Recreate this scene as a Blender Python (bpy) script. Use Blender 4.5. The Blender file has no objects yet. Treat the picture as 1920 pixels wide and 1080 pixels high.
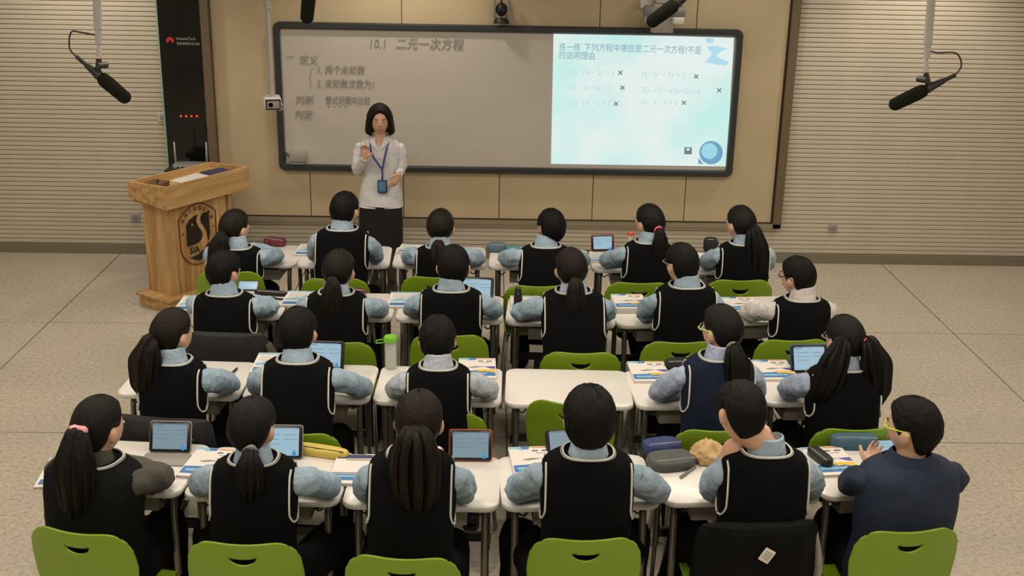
import bpy, bmesh, math, random
from mathutils import Vector, Matrix, noise
random.seed(7)
SC = bpy.context.scene
COL = bpy.context.collection
PI = math.pi
# ------------------------------------------------------------------ camera
CAM = Vector((0.0, 0.0, 3.0004)); FPX = 2200.0
_pi, _ya, _ro = 0.3237724, 0.0185527, -0.0192604
_cy, _sy = math.cos(_ya), math.sin(_ya)
_F = Vector((_sy*math.cos(_pi), _cy*math.cos(_pi), -math.sin(_pi))); _R = Vector((_cy, -_sy, 0)); _U = _R.cross(_F)
_cr, _sr = math.cos(_ro), math.sin(_ro)
_XR = _R*_cr - _U*_sr; _UP = _R*_sr + _U*_cr
cd = bpy.data.cameras.new('camera'); cd.sensor_width = 36; cd.lens = FPX/1920*36; cd.clip_start = .05; cd.clip_end = 60
cam = bpy.data.objects.new('camera', cd); COL.objects.link(cam); SC.camera = cam
M4 = Matrix.Identity(4)
for i in range(3):
    M4[i][0] = _XR[i]; M4[i][1] = _UP[i]; M4[i][2] = -_F[i]; M4[i][3] = CAM[i]
cam.matrix_world = M4
def ray(u, v): return _F*FPX + _XR*(u-960) + _UP*(540-v)
def on(u, v, z=.75):            # pixel of the photograph -> point on the horizontal plane at height z
    d = ray(u, v); return CAM + d*((z-CAM.z)/d.z)
def at(u, v, Y):                # pixel -> point on the vertical plane at depth Y
    d = ray(u, v); return CAM + d*(Y/d.y)
# ------------------------------------------------------------------ light and exposure
SC.view_settings.view_transform = 'Standard'; SC.view_settings.look = 'None'
SC.view_settings.exposure = 0.0; SC.view_settings.gamma = 1; SC.view_settings.use_curve_mapping = False
w = bpy.data.worlds.new('World'); SC.world = w; w.use_nodes = True
w.node_tree.nodes['Background'].inputs[0].default_value = (1, .92, .80, 1)
w.node_tree.nodes['Background'].inputs[1].default_value = .05
LCOL = (1.0, .915, .775)
def area(name, x, y, sx, sy, e, z=3.16, col=LCOL, rot=(0, 0, 0)):
    l = bpy.data.lights.new(name, 'AREA'); l.shape = 'RECTANGLE'; l.size = sx; l.size_y = sy; l.energy = e; l.color = col
    o = bpy.data.objects.new(name, l); o.location = (x, y, z); o.rotation_euler = rot; COL.objects.link(o); return o
for ix, X in enumerate((-3.4, -1.15, 1.15, 3.4)):
    for iy, (Y, e) in enumerate(((1.6, 28), (4.2, 28), (6.6, 25))):
        area('ceiling_lamp', X, Y, 1.2, .6, e)
def spot(x, y, z, e, size, tilt, blend=.8):
    l = bpy.data.lights.new('downlight', 'SPOT'); l.energy = e; l.spot_size = size; l.spot_blend = blend; l.color = LCOL; l.shadow_soft_size = .08
    o = bpy.data.objects.new('downlight', l); o.location = (x, y, z); o.rotation_euler = (tilt, 0, 0); COL.objects.link(o)
for X, e in ((-3.3, 75), (-.75, 66), (1.9, 26), (3.45, 88)):
    spot(X, 9.05, 3.14, e, 1.9, .12)
# ------------------------------------------------------------------ materials
def mat(name, col, rough=.6, metal=0, nz=0, nscale=30, bump=0, bscale=60, emis=None, estr=1, coat=0, trans=0, alpha=1, spec=.5, stretch=None, ior=1.45):
    m = bpy.data.materials.new(name); m.use_nodes = True
    nt = m.node_tree; b = nt.nodes['Principled BSDF']
    b.inputs['Base Color'].default_value = (*col, 1); b.inputs['Roughness'].default_value = rough; b.inputs['Metallic'].default_value = metal
    b.inputs['Specular IOR Level'].default_value = spec; b.inputs['IOR'].default_value = ior
    b.inputs['Coat Weight'].default_value = coat; b.inputs['Transmission Weight'].default_value = trans; b.inputs['Alpha'].default_value = alpha
    if emis: b.inputs['Emission Color'].default_value = (*emis, 1); b.inputs['Emission Strength'].default_value = estr
    if nz or bump:
        tc = nt.nodes.new('ShaderNodeTexCoord'); mp = nt.nodes.new('ShaderNodeMapping')
        nt.links.new(tc.outputs['Object'], mp.inputs[0])
        if stretch: mp.inputs['Scale'].default_value = stretch
        if nz:
            n = nt.nodes.new('ShaderNodeTexNoise'); n.inputs['Scale'].default_value = nscale; n.inputs['Detail'].default_value = 5
            nt.links.new(mp.outputs[0], n.inputs[0])
            r = nt.nodes.new('ShaderNodeMapRange'); r.inputs[1].default_value = .3; r.inputs[2].default_value = .7; r.inputs[3].default_value = 1-nz; r.inputs[4].default_value = 1+nz
            nt.links.new(n.outputs[0], r.inputs[0])
            mx = nt.nodes.new('ShaderNodeVectorMath'); mx.operation = 'SCALE'; mx.inputs[0].default_value = col
            nt.links.new(r.outputs[0], mx.inputs['Scale']); nt.links.new(mx.outputs[0], b.inputs['Base Color'])
        if bump:
            n2 = nt.nodes.new('ShaderNodeTexNoise'); n2.inputs['Scale'].default_value = bscale; n2.inputs['Detail'].default_value = 4
            nt.links.new(mp.outputs[0], n2.inputs[0])
            bp = nt.nodes.new('ShaderNodeBump'); bp.inputs['Strength'].default_value = bump; bp.inputs['Distance'].default_value = .022 if name.startswith(('shirt', 'blouse')) else .01
            nt.links.new(n2.outputs[0], bp.inputs['Height']); nt.links.new(bp.outputs[0], b.inputs['Normal'])
    return m
def wood(name, axis):
    st = [14, 14, 14]; st[axis] = 1.1
    m = mat(name, (.40, .225, .08), .42)
    nt = m.node_tree; b = nt.nodes['Principled BSDF']
    tc = nt.nodes.new('ShaderNodeTexCoord'); mp = nt.nodes.new('ShaderNodeMapping'); mp.inputs['Scale'].default_value = st
    n = nt.nodes.new('ShaderNodeTexNoise'); n.inputs['Scale'].default_value = 1.6; n.inputs['Detail'].default_value = 6; n.inputs['Distortion'].default_value = .6
    cr = nt.nodes.new('ShaderNodeValToRGB'); cr.color_ramp.elements[0].position = .3; cr.color_ramp.elements[0].color = (.36, .19, .065, 1)
    cr.color_ramp.elements[1].position = .72; cr.color_ramp.elements[1].color = (.62, .40, .175, 1)
    nt.links.new(tc.outputs['Object'], mp.inputs[0]); nt.links.new(mp.outputs[0], n.inputs[0]); nt.links.new(n.outputs[0], cr.inputs[0]); nt.links.new(cr.outputs[0], b.inputs['Base Color'])
    return m
def terrazzo():
    m = mat('terrazzo', (.5, .45, .38), .38); nt = m.node_tree; b = nt.nodes['Principled BSDF']
    tc = nt.nodes.new('ShaderNodeTexCoord')
    v = nt.nodes.new('ShaderNodeTexNoise'); v.inputs['Scale'].default_value = 38; v.inputs['Detail'].default_value = 4; v.inputs['Roughness'].default_value = .8
    cr = nt.nodes.new('ShaderNodeValToRGB'); e = cr.color_ramp.elements
    e[0].position = .3; e[0].color = (.30, .25, .19, 1); e[1].position = .5; e[1].color = (.50, .44, .355, 1)
    k = e.new(.72); k.color = (.60, .54, .45, 1)
    n = nt.nodes.new('ShaderNodeTexNoise'); n.inputs['Scale'].default_value = 1.1
    r = nt.nodes.new('ShaderNodeMapRange'); r.inputs[1].default_value = .3; r.inputs[2].default_value = .7; r.inputs[3].default_value = .93; r.inputs[4].default_value = 1.06
    mx = nt.nodes.new('ShaderNodeVectorMath'); mx.operation = 'SCALE'
    nt.links.new(tc.outputs['Object'], v.inputs[0]); nt.links.new(tc.outputs['Object'], n.inputs[0]); nt.links.new(v.outputs[0], cr.inputs[0]); nt.links.new(n.outputs[0], r.inputs[0])
    nt.links.new(cr.outputs[0], mx.inputs[0]); nt.links.new(r.outputs[0], mx.inputs['Scale']); nt.links.new(mx.outputs[0], b.inputs['Base Color'])
    return m
MT = {}
def D(k, *a, **kw): MT[k] = mat(k, *a, **kw)
D('slat_paint', (.56, .50, .40), .55, nz=.04, nscale=4)
D('wall_paint', (.30, .26, .19), .7)
D('plaster', (.55, .50, .42), .8, nz=.03)
D('panel', (.50, .40, .255), .5, nz=.05, nscale=2.5)
D('bronze', (.15, .105, .065), .45, nz=.05)
D('strip_metal', (.33, .28, .20), .35, metal=.4)
D('skirting', (.20, .175, .125), .5)
MT['terrazzo'] = terrazzo(); MT['wood_v'] = wood('wood_v', 2); MT['wood_h'] = wood('wood_h', 0)
D('grout', (.18, .16, .13), .8)
D('glass_black', (.006, .006, .006), .12, coat=.3, spec=.35)
D('glass_edge', (.25, .42, .33), .2)
D('board_frame', (.028, .033, .033), .4)
D('board_white', (.52, .475, .42), .38, nz=.02, nscale=2, spec=.6)
D('marker', (.27, .25, .235), .7)
D('slide', (.1, .1, .1), .8, emis=(.60, .86, .83), estr=.93)
D('slide_text', (.1, .1, .1), .8, emis=(.16, .33, .42), estr=1)
D('slide_faint', (.1, .1, .1), .8, emis=(.42, .66, .66), estr=1)
D('slide_mark', (.1, .1, .1), .8, emis=(.13, .15, .20), estr=1)
D('slide_swoosh', (.1, .1, .1), .8, emis=(.36, .66, .78), estr=1)
D('slide_globe', (.1, .1, .1), .8, emis=(.10, .30, .50), estr=1)
D('slide_globe_lit', (.1, .1, .1), .8, emis=(.28, .62, .75), estr=1)
D('desk_white', (.74, .70, .655), .33, nz=.015, nscale=3, coat=.15)
D('tray_grey', (.36, .33, .29), .5)
D('tube_grey', (.22, .20, .17), .35, metal=.6)
D('tube_dark', (.03, .028, .026), .45)
D('chair_green', (.205, .33, .016), .32, nz=.03, nscale=8, coat=.1)
D('chair_leg', (.35, .33, .30), .3, metal=.8)
D('skin', (.62, .37, .25), .55, nz=.06, nscale=20, bump=.1)
D('hair', (.004, .0028, .002), .55, nz=.45, nscale=7, bump=.5, bscale=9, stretch=(16, 16, 1), spec=.25)
D('hair_brown', (.0085, .0045, .0026), .5, nz=.5, nscale=7, bump=.5, bscale=9, stretch=(16, 16, 1), spec=.25)
D('hair_short', (.0032, .0027, .002), .62, nz=.4, nscale=30, bump=.45, bscale=70, spec=.22, stretch=(1, 1, .35))
D('vest_black', (.0032, .0032, .0036), .95, nz=.25, nscale=40, bump=.25, bscale=250, spec=.15)
D('vest_navy', (.011, .016, .034), .95, nz=.2, nscale=40, bump=.25, bscale=250, spec=.15)
D('coat_black', (.0045, .0045, .0045), .9, nz=.2, nscale=12, bump=.4, bscale=30, spec=.2)
D('piping_white', (.62, .62, .56), .7)
D('trousers', (.005, .005, .0065), .9, nz=.2, nscale=15, bump=.4, bscale=25, spec=.2)
D('shirt_blue', (.33, .43, .53), .85, nz=.10, nscale=9, bump=1, bscale=15, stretch=(1, 1.6, 1))
D('shirt_pale', (.46, .51, .57), .85, nz=.12, nscale=10, bump=1, bscale=16, stretch=(1, 1.6, 1))
D('shirt_white', (.62, .57, .55), .85, nz=.10, nscale=9, bump=1, bscale=16, stretch=(1, 1.6, 1))
D('shirt_violet', (.36, .42, .56), .85, nz=.10, nscale=9, bump=1, bscale=15, stretch=(1, 1.6, 1))
D('sleeve_grey', (.075, .068, .055), .9, nz=.12, nscale=14, bump=.4)
D('blouse', (.66, .64, .66), .8, nz=.06, nscale=9, bump=.7, bscale=18)
D('skirt_black', (.008, .007, .007), .85, nz=.2, bump=.3, bscale=20)
D('stocking', (.03, .02, .016), .6)
D('blazer_navy', (.014, .022, .050), .85, nz=.15, nscale=14, bump=.5, bscale=22)
D('shoe_black', (.012, .012, .012), .45); D('shoe_red', (.35, .03, .03), .5); D('sole_white', (.5, .48, .44), .6); D('shoe_orange', (.45, .10, .03), .6, nz=.3, nscale=40)
D('pink', (.80, .12, .20), .6); D('pink_soft', (.75, .35, .38), .8, nz=.2, bump=.6); D('grey_tie', (.22, .20, .17), .8)
D('eye_white', (.7, .66, .6), .3); D('iris', (.02, .012, .008), .2); D('lip', (.42, .10, .08), .5); D('brow', (.035, .022, .015), .8)
D('lanyard', (.03, .05, .22), .6); D('badge', (.03, .07, .17), .35); D('badge_face', (.10, .22, .38), .4)
D('black_plastic', (.013, .013, .013), .45); D('rubber', (.02, .02, .018), .8)
D('foam_black', (.012, .013, .009), .98, bump=.6, bscale=160, spec=.1)
D('rod_white', (.40, .37, .35), .4); D('white_plastic', (.72, .70, .66), .4); D('grey_plastic', (.20, .20, .19), .5); D('grey_light', (.33, .31, .29), .5)
D('led_red', (.2, .01, .0), .5, emis=(1, .06, .01), estr=1.3); D('logo_red', (.35, .02, .01), .6, emis=(.35, .01, 0), estr=.5); D('label_pale', (.30, .33, .27), .6)
D('tablet_black', (.01, .01, .011), .25); D('case_grey', (.28, .26, .23), .7, nz=.05); D('case_red', (.45, .03, .03), .6); D('case_orange', (.42, .08, .02), .5); D('case_blue', (.03, .10, .22), .5)
D('screen', (.05, .05, .05), .3, emis=(.33, .52, .64), estr=.85)
D('screen_dim', (.05, .05, .05), .3, emis=(.20, .30, .36), estr=.8)
D('screen_text', (.05, .05, .05), .5, emis=(.10, .17, .24), estr=.8)
D('screen_drop', (.05, .05, .05), .5, emis=(.01, .30, .62), estr=.8)
D('paper', (.74, .69, .65), .7); D('page', (.66, .60, .50), .7, nz=.1, nscale=80, stretch=(1, 1, 12))
D('print_blue', (.06, .19, .42), .5); D('print_sky', (.25, .48, .62), .5); D('print_violet', (.13, .09, .34), .5); D('print_yellow', (.75, .50, .04), .5); D('print_grey', (.28, .27, .20), .5); D('print_text', (.15, .13, .16), .6); D('print_orange', (.62, .33, .12), .5); D('print_navy', (.04, .045, .12), .5)
D('fabric_yellow', (.60, .47, .10), .8, bump=.5); D('fabric_navy', (.035, .05, .15), .8, bump=.5); D('fabric_grey', (.085, .09, .085), .85, bump=.5, nz=.1); D('fabric_bluegrey', (.09, .14, .18), .8, bump=.5)
D('fabric_teal', (.05, .12, .17), .8, bump=.5); D('teal_cover', (.05, .32, .34), .5); D('fabric_maroon', (.11, .02, .035), .8, nz=.7, nscale=22, bump=.5); D('zip', (.35, .33, .30), .4, metal=.5)
D('fabric_brown', (.13, .075, .03), .8, nz=.2); D('kraft', (.58, .38, .18), .8, nz=.15, nscale=12, bump=1, bscale=14); D('black_fabric', (.014, .014, .015), .85, bump=.5, nz=.2)
D('jacket_grey', (.018, .018, .018), .9, nz=.15, bump=.4)
D('bottle_clear', (.75, .75, .68), .12, alpha=.32); D('water', (.70, .72, .64), .1, alpha=.38); D('cap_green', (.17, .50, .03), .4); D('cap_red', (.7, .05, .04), .4)
D('crest_red', (.085, .018, .010), .5); D('crest_dark', (.014, .008, .006), .5); D('crest_gold', (.42, .26, .08), .4)
D('lens', (.005, .005, .008), .05, coat=1); D('green_glasses', (.45, .65, .25), .4); D('highlighter', (.55, .80, .03), .4); D('leaf', (.07, .10, .03), .6)
nt = MT['slide'].node_tree; b_ = nt.nodes['Principled BSDF']; tc = nt.nodes.new('ShaderNodeTexCoord'); gr = nt.nodes.new('ShaderNodeTexNoise'); gr.inputs['Scale'].default_value = 1.3
crr = nt.nodes.new('ShaderNodeValToRGB'); crr.color_ramp.elements[0].position = .38; crr.color_ramp.elements[0].color = (.52, .85, .80, 1); crr.color_ramp.elements[1].position = .6; crr.color_ramp.elements[1].color = (.76, .87, .86, 1)
nt.links.new(tc.outputs['Object'], gr.inputs[0]); nt.links.new(gr.outputs[0], crr.inputs[0]); nt.links.new(crr.outputs[0], b_.inputs['Emission Color'])
# ------------------------------------------------------------------ mesh helpers
class MB:
    def __init__(s): s.v = []; s.f = []; s.m = []
    def add(s, verts, faces, mi=0, X=None):
        n = len(s.v)
        s.v += [Vector(p) if X is None else X @ Vector(p) for p in verts]
        s.f += [tuple(i+n for i in f) for f in faces]; s.m += [mi]*len(faces); return s
    def box(s, c, d, rz=0, mi=0, X=None):
        cx, cy, cz = c; a, b, h = d[0]/2, d[1]/2, d[2]/2; co, si = math.cos(rz), math.sin(rz)
        vs = [(cx+x*co-y*si, cy+x*si+y*co, cz+z) for z in (-h, h) for x, y in ((-a, -b), (a, -b), (a, b), (-a, b))]
        return s.add(vs, [(3, 2, 1, 0), (4, 5, 6, 7), (0, 1, 5, 4), (1, 2, 6, 5), (2, 3, 7, 6), (3, 0, 4, 7)], mi, X)
    def loft(s, rings, cap=True, closed=True, mi=0, X=None):
        n = len(rings[0]); vs = [p for r in rings for p in r]; fs = []
        for i in range(len(rings)-1):
            for j in range(n if closed else n-1):
                k = (j+1) % n; fs.append((i*n+j, i*n+k, (i+1)*n+k, (i+1)*n+j))
        if cap: fs.append(tuple(range(n-1, -1, -1))); fs.append(tuple((len(rings)-1)*n+j for j in range(n)))
        return s.add(vs, fs, mi, X)
    def tube(s, pts, rad, n=10, sub=3, flat=1.0, up=(0, 0, 1), fn=None, rnd=True, mi=0, X=None, smooth=True):
        P = [Vector(p) for p in pts]
        R_ = rad if isinstance(rad, (list, tuple)) else [rad]*len(P)
        if smooth and len(P) > 2: P, R_ = crom(P, R_, sub)
        rings = []; N = len(P); u = Vector(up)
        L = [0]
        for i in range(1, N): L.append(L[-1]+(P[i]-P[i-1]).length)
        prev = None
        for i in range(N):
            t = (P[min(i+1, N-1)]-P[max(i-1, 0)]); t = t.normalized() if t.length > 1e-9 else Vector((0, 0, 1))
            if prev is None:
                a = t.cross(u)
                if a.length < 1e-3: a = t.cross(Vector((1, 0, 0)))
            else: a = prev - t*prev.dot(t)
            a.normalize(); prev = a; b = a.cross(t)
            def ring(c, r):
                out = []
                for k in range(n):
                    th = 2*PI*k/n; q = fn(th, L[i], L[-1]) if fn else 1
                    out.append(c + a*(math.cos(th)*r*q) + b*(math.sin(th)*r*q*flat))
                return out
            r = R_[i]
            if rnd and i == 0:
                rings.append(ring(P[0]-t*r*.7, r*.35)); rings.append(ring(P[0]-t*r*.4, r*.8))
            rings.append(ring(P[i], r))
            if rnd and i == N-1:
                rings.append(ring(P[i]+t*r*.4, r*.8)); rings.append(ring(P[i]+t*r*.7, r*.35))
        return s.loft(rings, True, True, mi, X)
    def ball(s, c, r, n=12, m=8, mi=0, X=None, fn=None):
        rx, ry, rz = (r, r, r) if not isinstance(r, (tuple, list)) else r
        rings = []
        for i in range(m+1):
            ph = -PI/2 + PI*(i if 0 < i < m else (i+.04 if i == 0 else i-.04))/m
            rings.append([Vector(fn(Vector((math.cos(ph)*math.cos(2*PI*j/n), math.cos(ph)*math.sin(2*PI*j/n), math.sin(ph))))) if fn else
                          Vector((c[0]+rx*math.cos(ph)*math.cos(2*PI*j/n), c[1]+ry*math.cos(ph)*math.sin(2*PI*j/n), c[2]+rz*math.sin(ph))) for j in range(n)])
        return s.loft(rings, True, True, mi, X)
    def cyl(s, a, b, r, n=12, r2=None, mi=0, X=None):
        return s.tube([a, b], [r, r if r2 is None else r2], n, rnd=False, smooth=False, mi=mi, X=X)
    def slab(s, w, d, h, r=.02, bev=.004, c=(0, 0, 0), seg=5, mi=0, X=None, rz=0):   # rounded rectangle plate
        def rr(ins, z):
            out = []
            for (qx, qy, a0) in ((1, 1, 0), (-1, 1, PI/2), (-1, -1, PI), (1, -1, 1.5*PI)):
                for k in range(seg+1):
                    a = a0+PI/2*k/seg; rr_ = max(r-ins, .0005)
                    x = qx*(w/2-r)+rr_*math.cos(a); y = qy*(d/2-r)+rr_*math.sin(a)
                    out.append((c[0]+x*math.cos(rz)-y*math.sin(rz), c[1]+x*math.sin(rz)+y*math.cos(rz), c[2]+z))
            return out
        return s.loft([rr(bev, 0), rr(bev*.3, bev*.3), rr(0, bev), rr(0, h-bev), rr(bev*.3, h-bev*.3), rr(bev, h)], True, True, mi, X)
    def poly(s, pts, th=0, nrm=(0, 0, 1), mi=0, X=None):
        n = len(pts)
        if not th: return s.add(pts, [tuple(range(n))], mi, X)
        nv = Vector(nrm)*th; P2 = [Vector(p)+nv for p in pts]
        return s.loft([pts, P2], True, True, mi, X)
    def mesh(s, name):
        m = bpy.data.meshes.new(name); m.from_pydata([tuple(p) for p in s.v], [], s.f); m.update(); return m
    def build(s, name, material, parent=None, smooth=True, loc=None, rot=None, recalc=True, angle=.7):
        m = s.mesh(name)
        for k in (material if isinstance(material, (list, tuple)) else [material]): m.materials.append(MT[k])
        if any(s.m): m.polygons.foreach_set('material_index', s.m)
        if recalc:
            bm = bmesh.new(); bm.from_mesh(m); bmesh.ops.recalc_face_normals(bm, faces=bm.faces)
            if smooth:
                for e in bm.edges:
                    if len(e.link_faces) == 2 and e.calc_face_angle(0) > angle: e.smooth = False
            bm.to_mesh(m); bm.free()
        if smooth: m.polygons.foreach_set('use_smooth', [True]*len(m.polygons))
        o = bpy.data.objects.new(name, m); COL.objects.link(o)
        if parent is not None: o.parent = parent
        if loc is not None: o.location = loc
        if rot is not None: o.rotation_euler = rot
        return o
def crom(P, R_, sub):
    o = []; r = []; n = len(P)
    for i in range(n-1):
        p0, p1, p2, p3 = P[max(i-1, 0)], P[i], P[i+1], P[min(i+2, n-1)]
        for k in range(sub):
            t = k/sub
            o.append(.5*((2*p1)+(p2-p0)*t+(2*p0-5*p1+4*p2-p3)*t*t+(3*p1-p0-3*p2+p3)*t**3)); r.append(R_[i]+(R_[i+1]-R_[i])*(t*t*(3-2*t)))
    o.append(P[-1]); r.append(R_[-1]); return o, r
def tag(o, label=None, cat=None, group=None, kind=None):
    if label: o['label'] = label
    if cat: o['category'] = cat
    if group: o['group'] = group
    if kind: o['kind'] = kind
    return o
def thing(name, label, cat, loc=(0, 0, 0), rz=0, group=None, rot=None):
    o = bpy.data.objects.new(name, None); COL.objects.link(o); o.empty_display_size = .05
    o.location = loc; o.rotation_euler = rot if rot else (0, 0, rz); return tag(o, label, cat, group)
KIDS = {}
def kids(o): return [c for c in bpy.data.objects if c.parent == o]
def copy_tree(o, parent=None, tree=None):
    c = o.copy(); COL.objects.link(c)
    if parent is not None: c.parent = parent
    for ch, sub in tree: copy_tree(ch, c, sub)
    return c
def tree_of(o): return [(c, tree_of(c)) for c in kids(o)]
def finish_mods(o):
    dg = bpy.context.evaluated_depsgraph_get(); m = bpy.data.meshes.new_from_object(o.evaluated_get(dg)); o.modifiers.clear(); o.data = m
def text(name, s, size, material, parent=None, loc=(0, 0, 0), rot=(0, 0, 0), thin=0, shear=0, align='LEFT', sx=1, space=1, extr=.0008):
    c = bpy.data.curves.new(name, 'FONT'); c.body = s; c.size = size; c.offset = thin; c.shear = shear; c.align_x = align; c.space_character = space; c.extrude = extr; c.resolution_u = 2
    c.materials.append(MT[material])
    o = bpy.data.objects.new(name, c); COL.objects.link(o); o.location = loc; o.rotation_euler = rot; o.scale = (sx, 1, 1)
    TEXTS.append(o)
    if parent is not None: o.parent = parent
    return o
TEXTS = []
# ------------------------------------------------------------------ the room
YW = 9.76
def struct(o): o['kind'] = 'structure'; return o
XL, XR, YB, HC = -5.4, 5.8, -1.2, 3.2
floor = struct(MB().box(((XL+XR)/2, (YW+YB)/2, -.06), (XR-XL+.4, YW-YB+.4, .1)).build('floor', 'grout', smooth=False))
gx = [XL] + [-3.2+1.65*k for k in range(-1, 6)] + [XR]; gx = sorted(set(round(x, 3) for x in gx if XL <= x <= XR)); gy = [YB, .75, 2.55, 4.38, 6.2, 8.02, YW]
for i in range(len(gx)-1):
    for j in range(len(gy)-1):
        a, b, c_, d = gx[i], gx[i+1], gy[j], gy[j+1]; q = MB(); q.slab(b-a-.009, d-c_-.009, .011, .002, .001, ((a+b)/2, (c_+d)/2, -.011), seg=1)
        if b-a > .1: q.build('tile', 'terrazzo', floor, smooth=False)
struct(MB().box(((XL+XR)/2, (YW+YB)/2, HC+.06), (XR-XL+.4, YW-YB+.4, .1)).build('ceiling', 'plaster', smooth=False))
struct(MB().box((XL-.06, (YW+YB)/2, HC/2), (.1, YW-YB, HC)).build('wall_left', 'plaster', smooth=False))
struct(MB().box((XR+.06, (YW+YB)/2, HC/2), (.1, YW-YB, HC)).build('wall_right', 'plaster', smooth=False))
struct(MB().box(((XL+XR)/2, YB-.06, HC/2), (XR-XL, .1, HC)).build('wall_back', 'plaster', smooth=False))
wf = struct(MB().box(((XL+XR)/2, YW+.07, HC/2), (XR-XL, .1, HC)).build('wall_front', 'wall_paint', smooth=False))
PX0, PX1 = -2.30, 2.40; PZ0 = .36
def slat_mesh(L):
    q = MB(); prof = [(0, -.0172), (-.010, -.0166), (-.012, -.0150), (-.0125, .0), (-.012, .0150), (-.010, .0166), (0, .0172), (.02, .0172), (.02, -.0172)]
    q.loft([[(x, YW+a*1.0+.004, b) for a, b in prof] for x in (-L/2, L/2)], True); return q
def slats(x0, x1, z0, z1):
    first = None; z = z0
    while z < z1:
        if first is None: o = first = slat_mesh(x1-x0).build('slat', 'slat_paint', wf, smooth=False)
        else: o = first.copy(); COL.objects.link(o)
        o.location = ((x0+x1)/2, 0, z); z += .0385
slats(XL, -2.71, .10, 3.19); slats(PX1+.07, XR, .10, 3.19); slats(-2.30, PX1+.07, .10, PZ0-.04)
struct(MB().box(((XL-2.71)/2, YW-.02, .04), (-2.71-XL, .04, .08)).box(((-2.3+XR)/2, YW-.02, .04), (XR+2.3, .04, .08)).build('baseboard_front', 'skirting', smooth=False))
# cream wall panelling behind the whiteboard
pan = struct(MB().box(((PX0+PX1)/2, YW-.005, (PZ0+HC)/2), (PX1-PX0, .07, HC-PZ0)).build('trim_1', 'bronze', smooth=False))
js = [PX0] + [at(u, 370, YW-.05).x for u in (583, 757, 936, 1111, 1284)] + [PX1-.01]
for i in range(6):
    q = MB(); q.slab(js[i+1]-js[i]-.007, HC-PZ0-.02, .02, .003, .0015, (0, 0, 0), seg=1)
    q.build('panel', 'panel', pan, smooth=False, loc=((js[i]+js[i+1])/2, YW-.038, (PZ0+HC)/2), rot=(PI/2, 0, 0))
struct(MB().box(((PX0+PX1)/2, YW-.035, PZ0-.02), (PX1-PX0+.14, .10, .035)).build('trim_2', 'strip_metal', smooth=False))
struct(MB().box((PX1+.04, YW-.035, (PZ0+HC)/2-.02), (.07, .10, HC-PZ0+.04)).build('trim_3', 'bronze', smooth=False))
struct(MB().box((PX0-.035, YW-.06, HC/2), (.07, .13, HC)).build('trim_4', 'bronze', smooth=False))
# ------------------------------------------------------------------ equipment cabinet in the wall
cb = thing('equipment_cabinet', 'tall black glass equipment cabinet with red lights left of the cream panels', 'cabinet', (-2.53, YW-.07, 0))
MB().box((0, .06, 1.6), (.35, .2, 3.19)).build('body', 'black_plastic', cb, smooth=False)
MB().box((-.005, -.05, 1.98), (.34, .012, 2.36)).build('glass_door', 'glass_black', cb, smooth=False)
MB().box((-.178, -.05, 1.6), (.012, .014, 3.18)).build('door_edge', 'glass_edge', cb, smooth=False)
MB().box((-.005, -.046, .40), (.34, .012, .78)).build('lower_door', 'glass_black', cb, smooth=False)
lk = MB(); lk.tube([(.03+.016*math.cos(a), -.06, .75+.016*math.sin(a)) for a in [2*PI*k/12 for k in range(13)]], .0035, 6, 1, rnd=False); lk.build('lock', 'strip_metal', cb)
lg = MB()
for k in range(8):
    a = math.radians(-20+k*31.4); c0 = Vector((-.085, -.0585, 1.83)); d = Vector((math.cos(a), 0, math.sin(a))); e = Vector((-d.z, 0, d.x))
    lg.poly([c0+d*.006, c0+d*.024+e*.008, c0+d*.034, c0+d*.024-e*.008], .002, (0, -1, 0))
lg.build('logo', 'logo_red', cb, smooth=False)
text('lettering', 'HuaweiTech', .036, 'label_pale', cb, (-.035, -.059, 1.838), (PI/2, 0, 0), sx=.85)
text('lettering', '智能录播系统设备', .026, 'label_pale', cb, (-.035, -.059, 1.800), (PI/2, 0, 0), sx=.9)
for u in (339, 349, 359, 369):
    p = at(u, 218, YW-.13); l_ = MB().ball((0, 0, 0), (.009, .004, .009), 10, 6).build('indicator_light', 'led_red', cb); l_.location = (p.x+2.53, -.058, p.z)
# ------------------------------------------------------------------ whiteboard
LT, RT, LB, RB = (at(*p, YW-.1) for p in ((516, 42), (1391, 57), (520, 319), (1375, 331)))
bx0, bx1, bz0, bz1 = (LT.x+LB.x)/2, (RT.x+RB.x)/2, (LB.z+RB.z)/2, (LT.z+RT.z)/2+.005
bw, bh = bx1-bx0, bz1-bz0; bcx, bcz = (bx0+bx1)/2, (bz0+bz1)/2
YF = YW-.09
wb = thing('whiteboard', 'long interactive whiteboard with rounded black frame and handwriting', 'whiteboard', (bcx, YF, bcz))
def bl(u, v, dy=0):   # pixel -> whiteboard-local point
    p = at(u, v, YF); return Vector((p.x-bcx, dy, p.z-bcz))
MB().slab(bw-.06, bh-.06, .02, .01, .002).build('surface', 'board_white', wb, smooth=False, rot=(PI/2, 0, 0), loc=(0, .0195, 0))
def frame_ring(w_, h_, r, t, y0, y1):
    q = MB(); seg = 6
    def rr(ins, y):
        out = []
        for (qx, qz, a0) in ((1, 1, 0), (-1, 1, PI/2), (-1, -1, PI), (1, -1, 1.5*PI)):
            for k in range(seg+1):
                a = a0+PI/2*k/seg; r_ = max(r-ins, .003); w2, h2 = w_/2-ins, h_/2-ins
                out.append((qx*(w2-r_)+r_*math.cos(a), y, qz*(h2-r_)+r_*math.sin(a)))
        return out
    rs = [rr(0, y1), rr(0, y0+.01), rr(.008, y0), rr(t-.01, y0), rr(t, y0+.012), rr(t, y1)]; rs.append(rs[0])
    q.loft(rs, False); return q
frame_ring(bw, bh, .05, .052, -.035, .03).build('frame', 'board_frame', wb)
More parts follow.
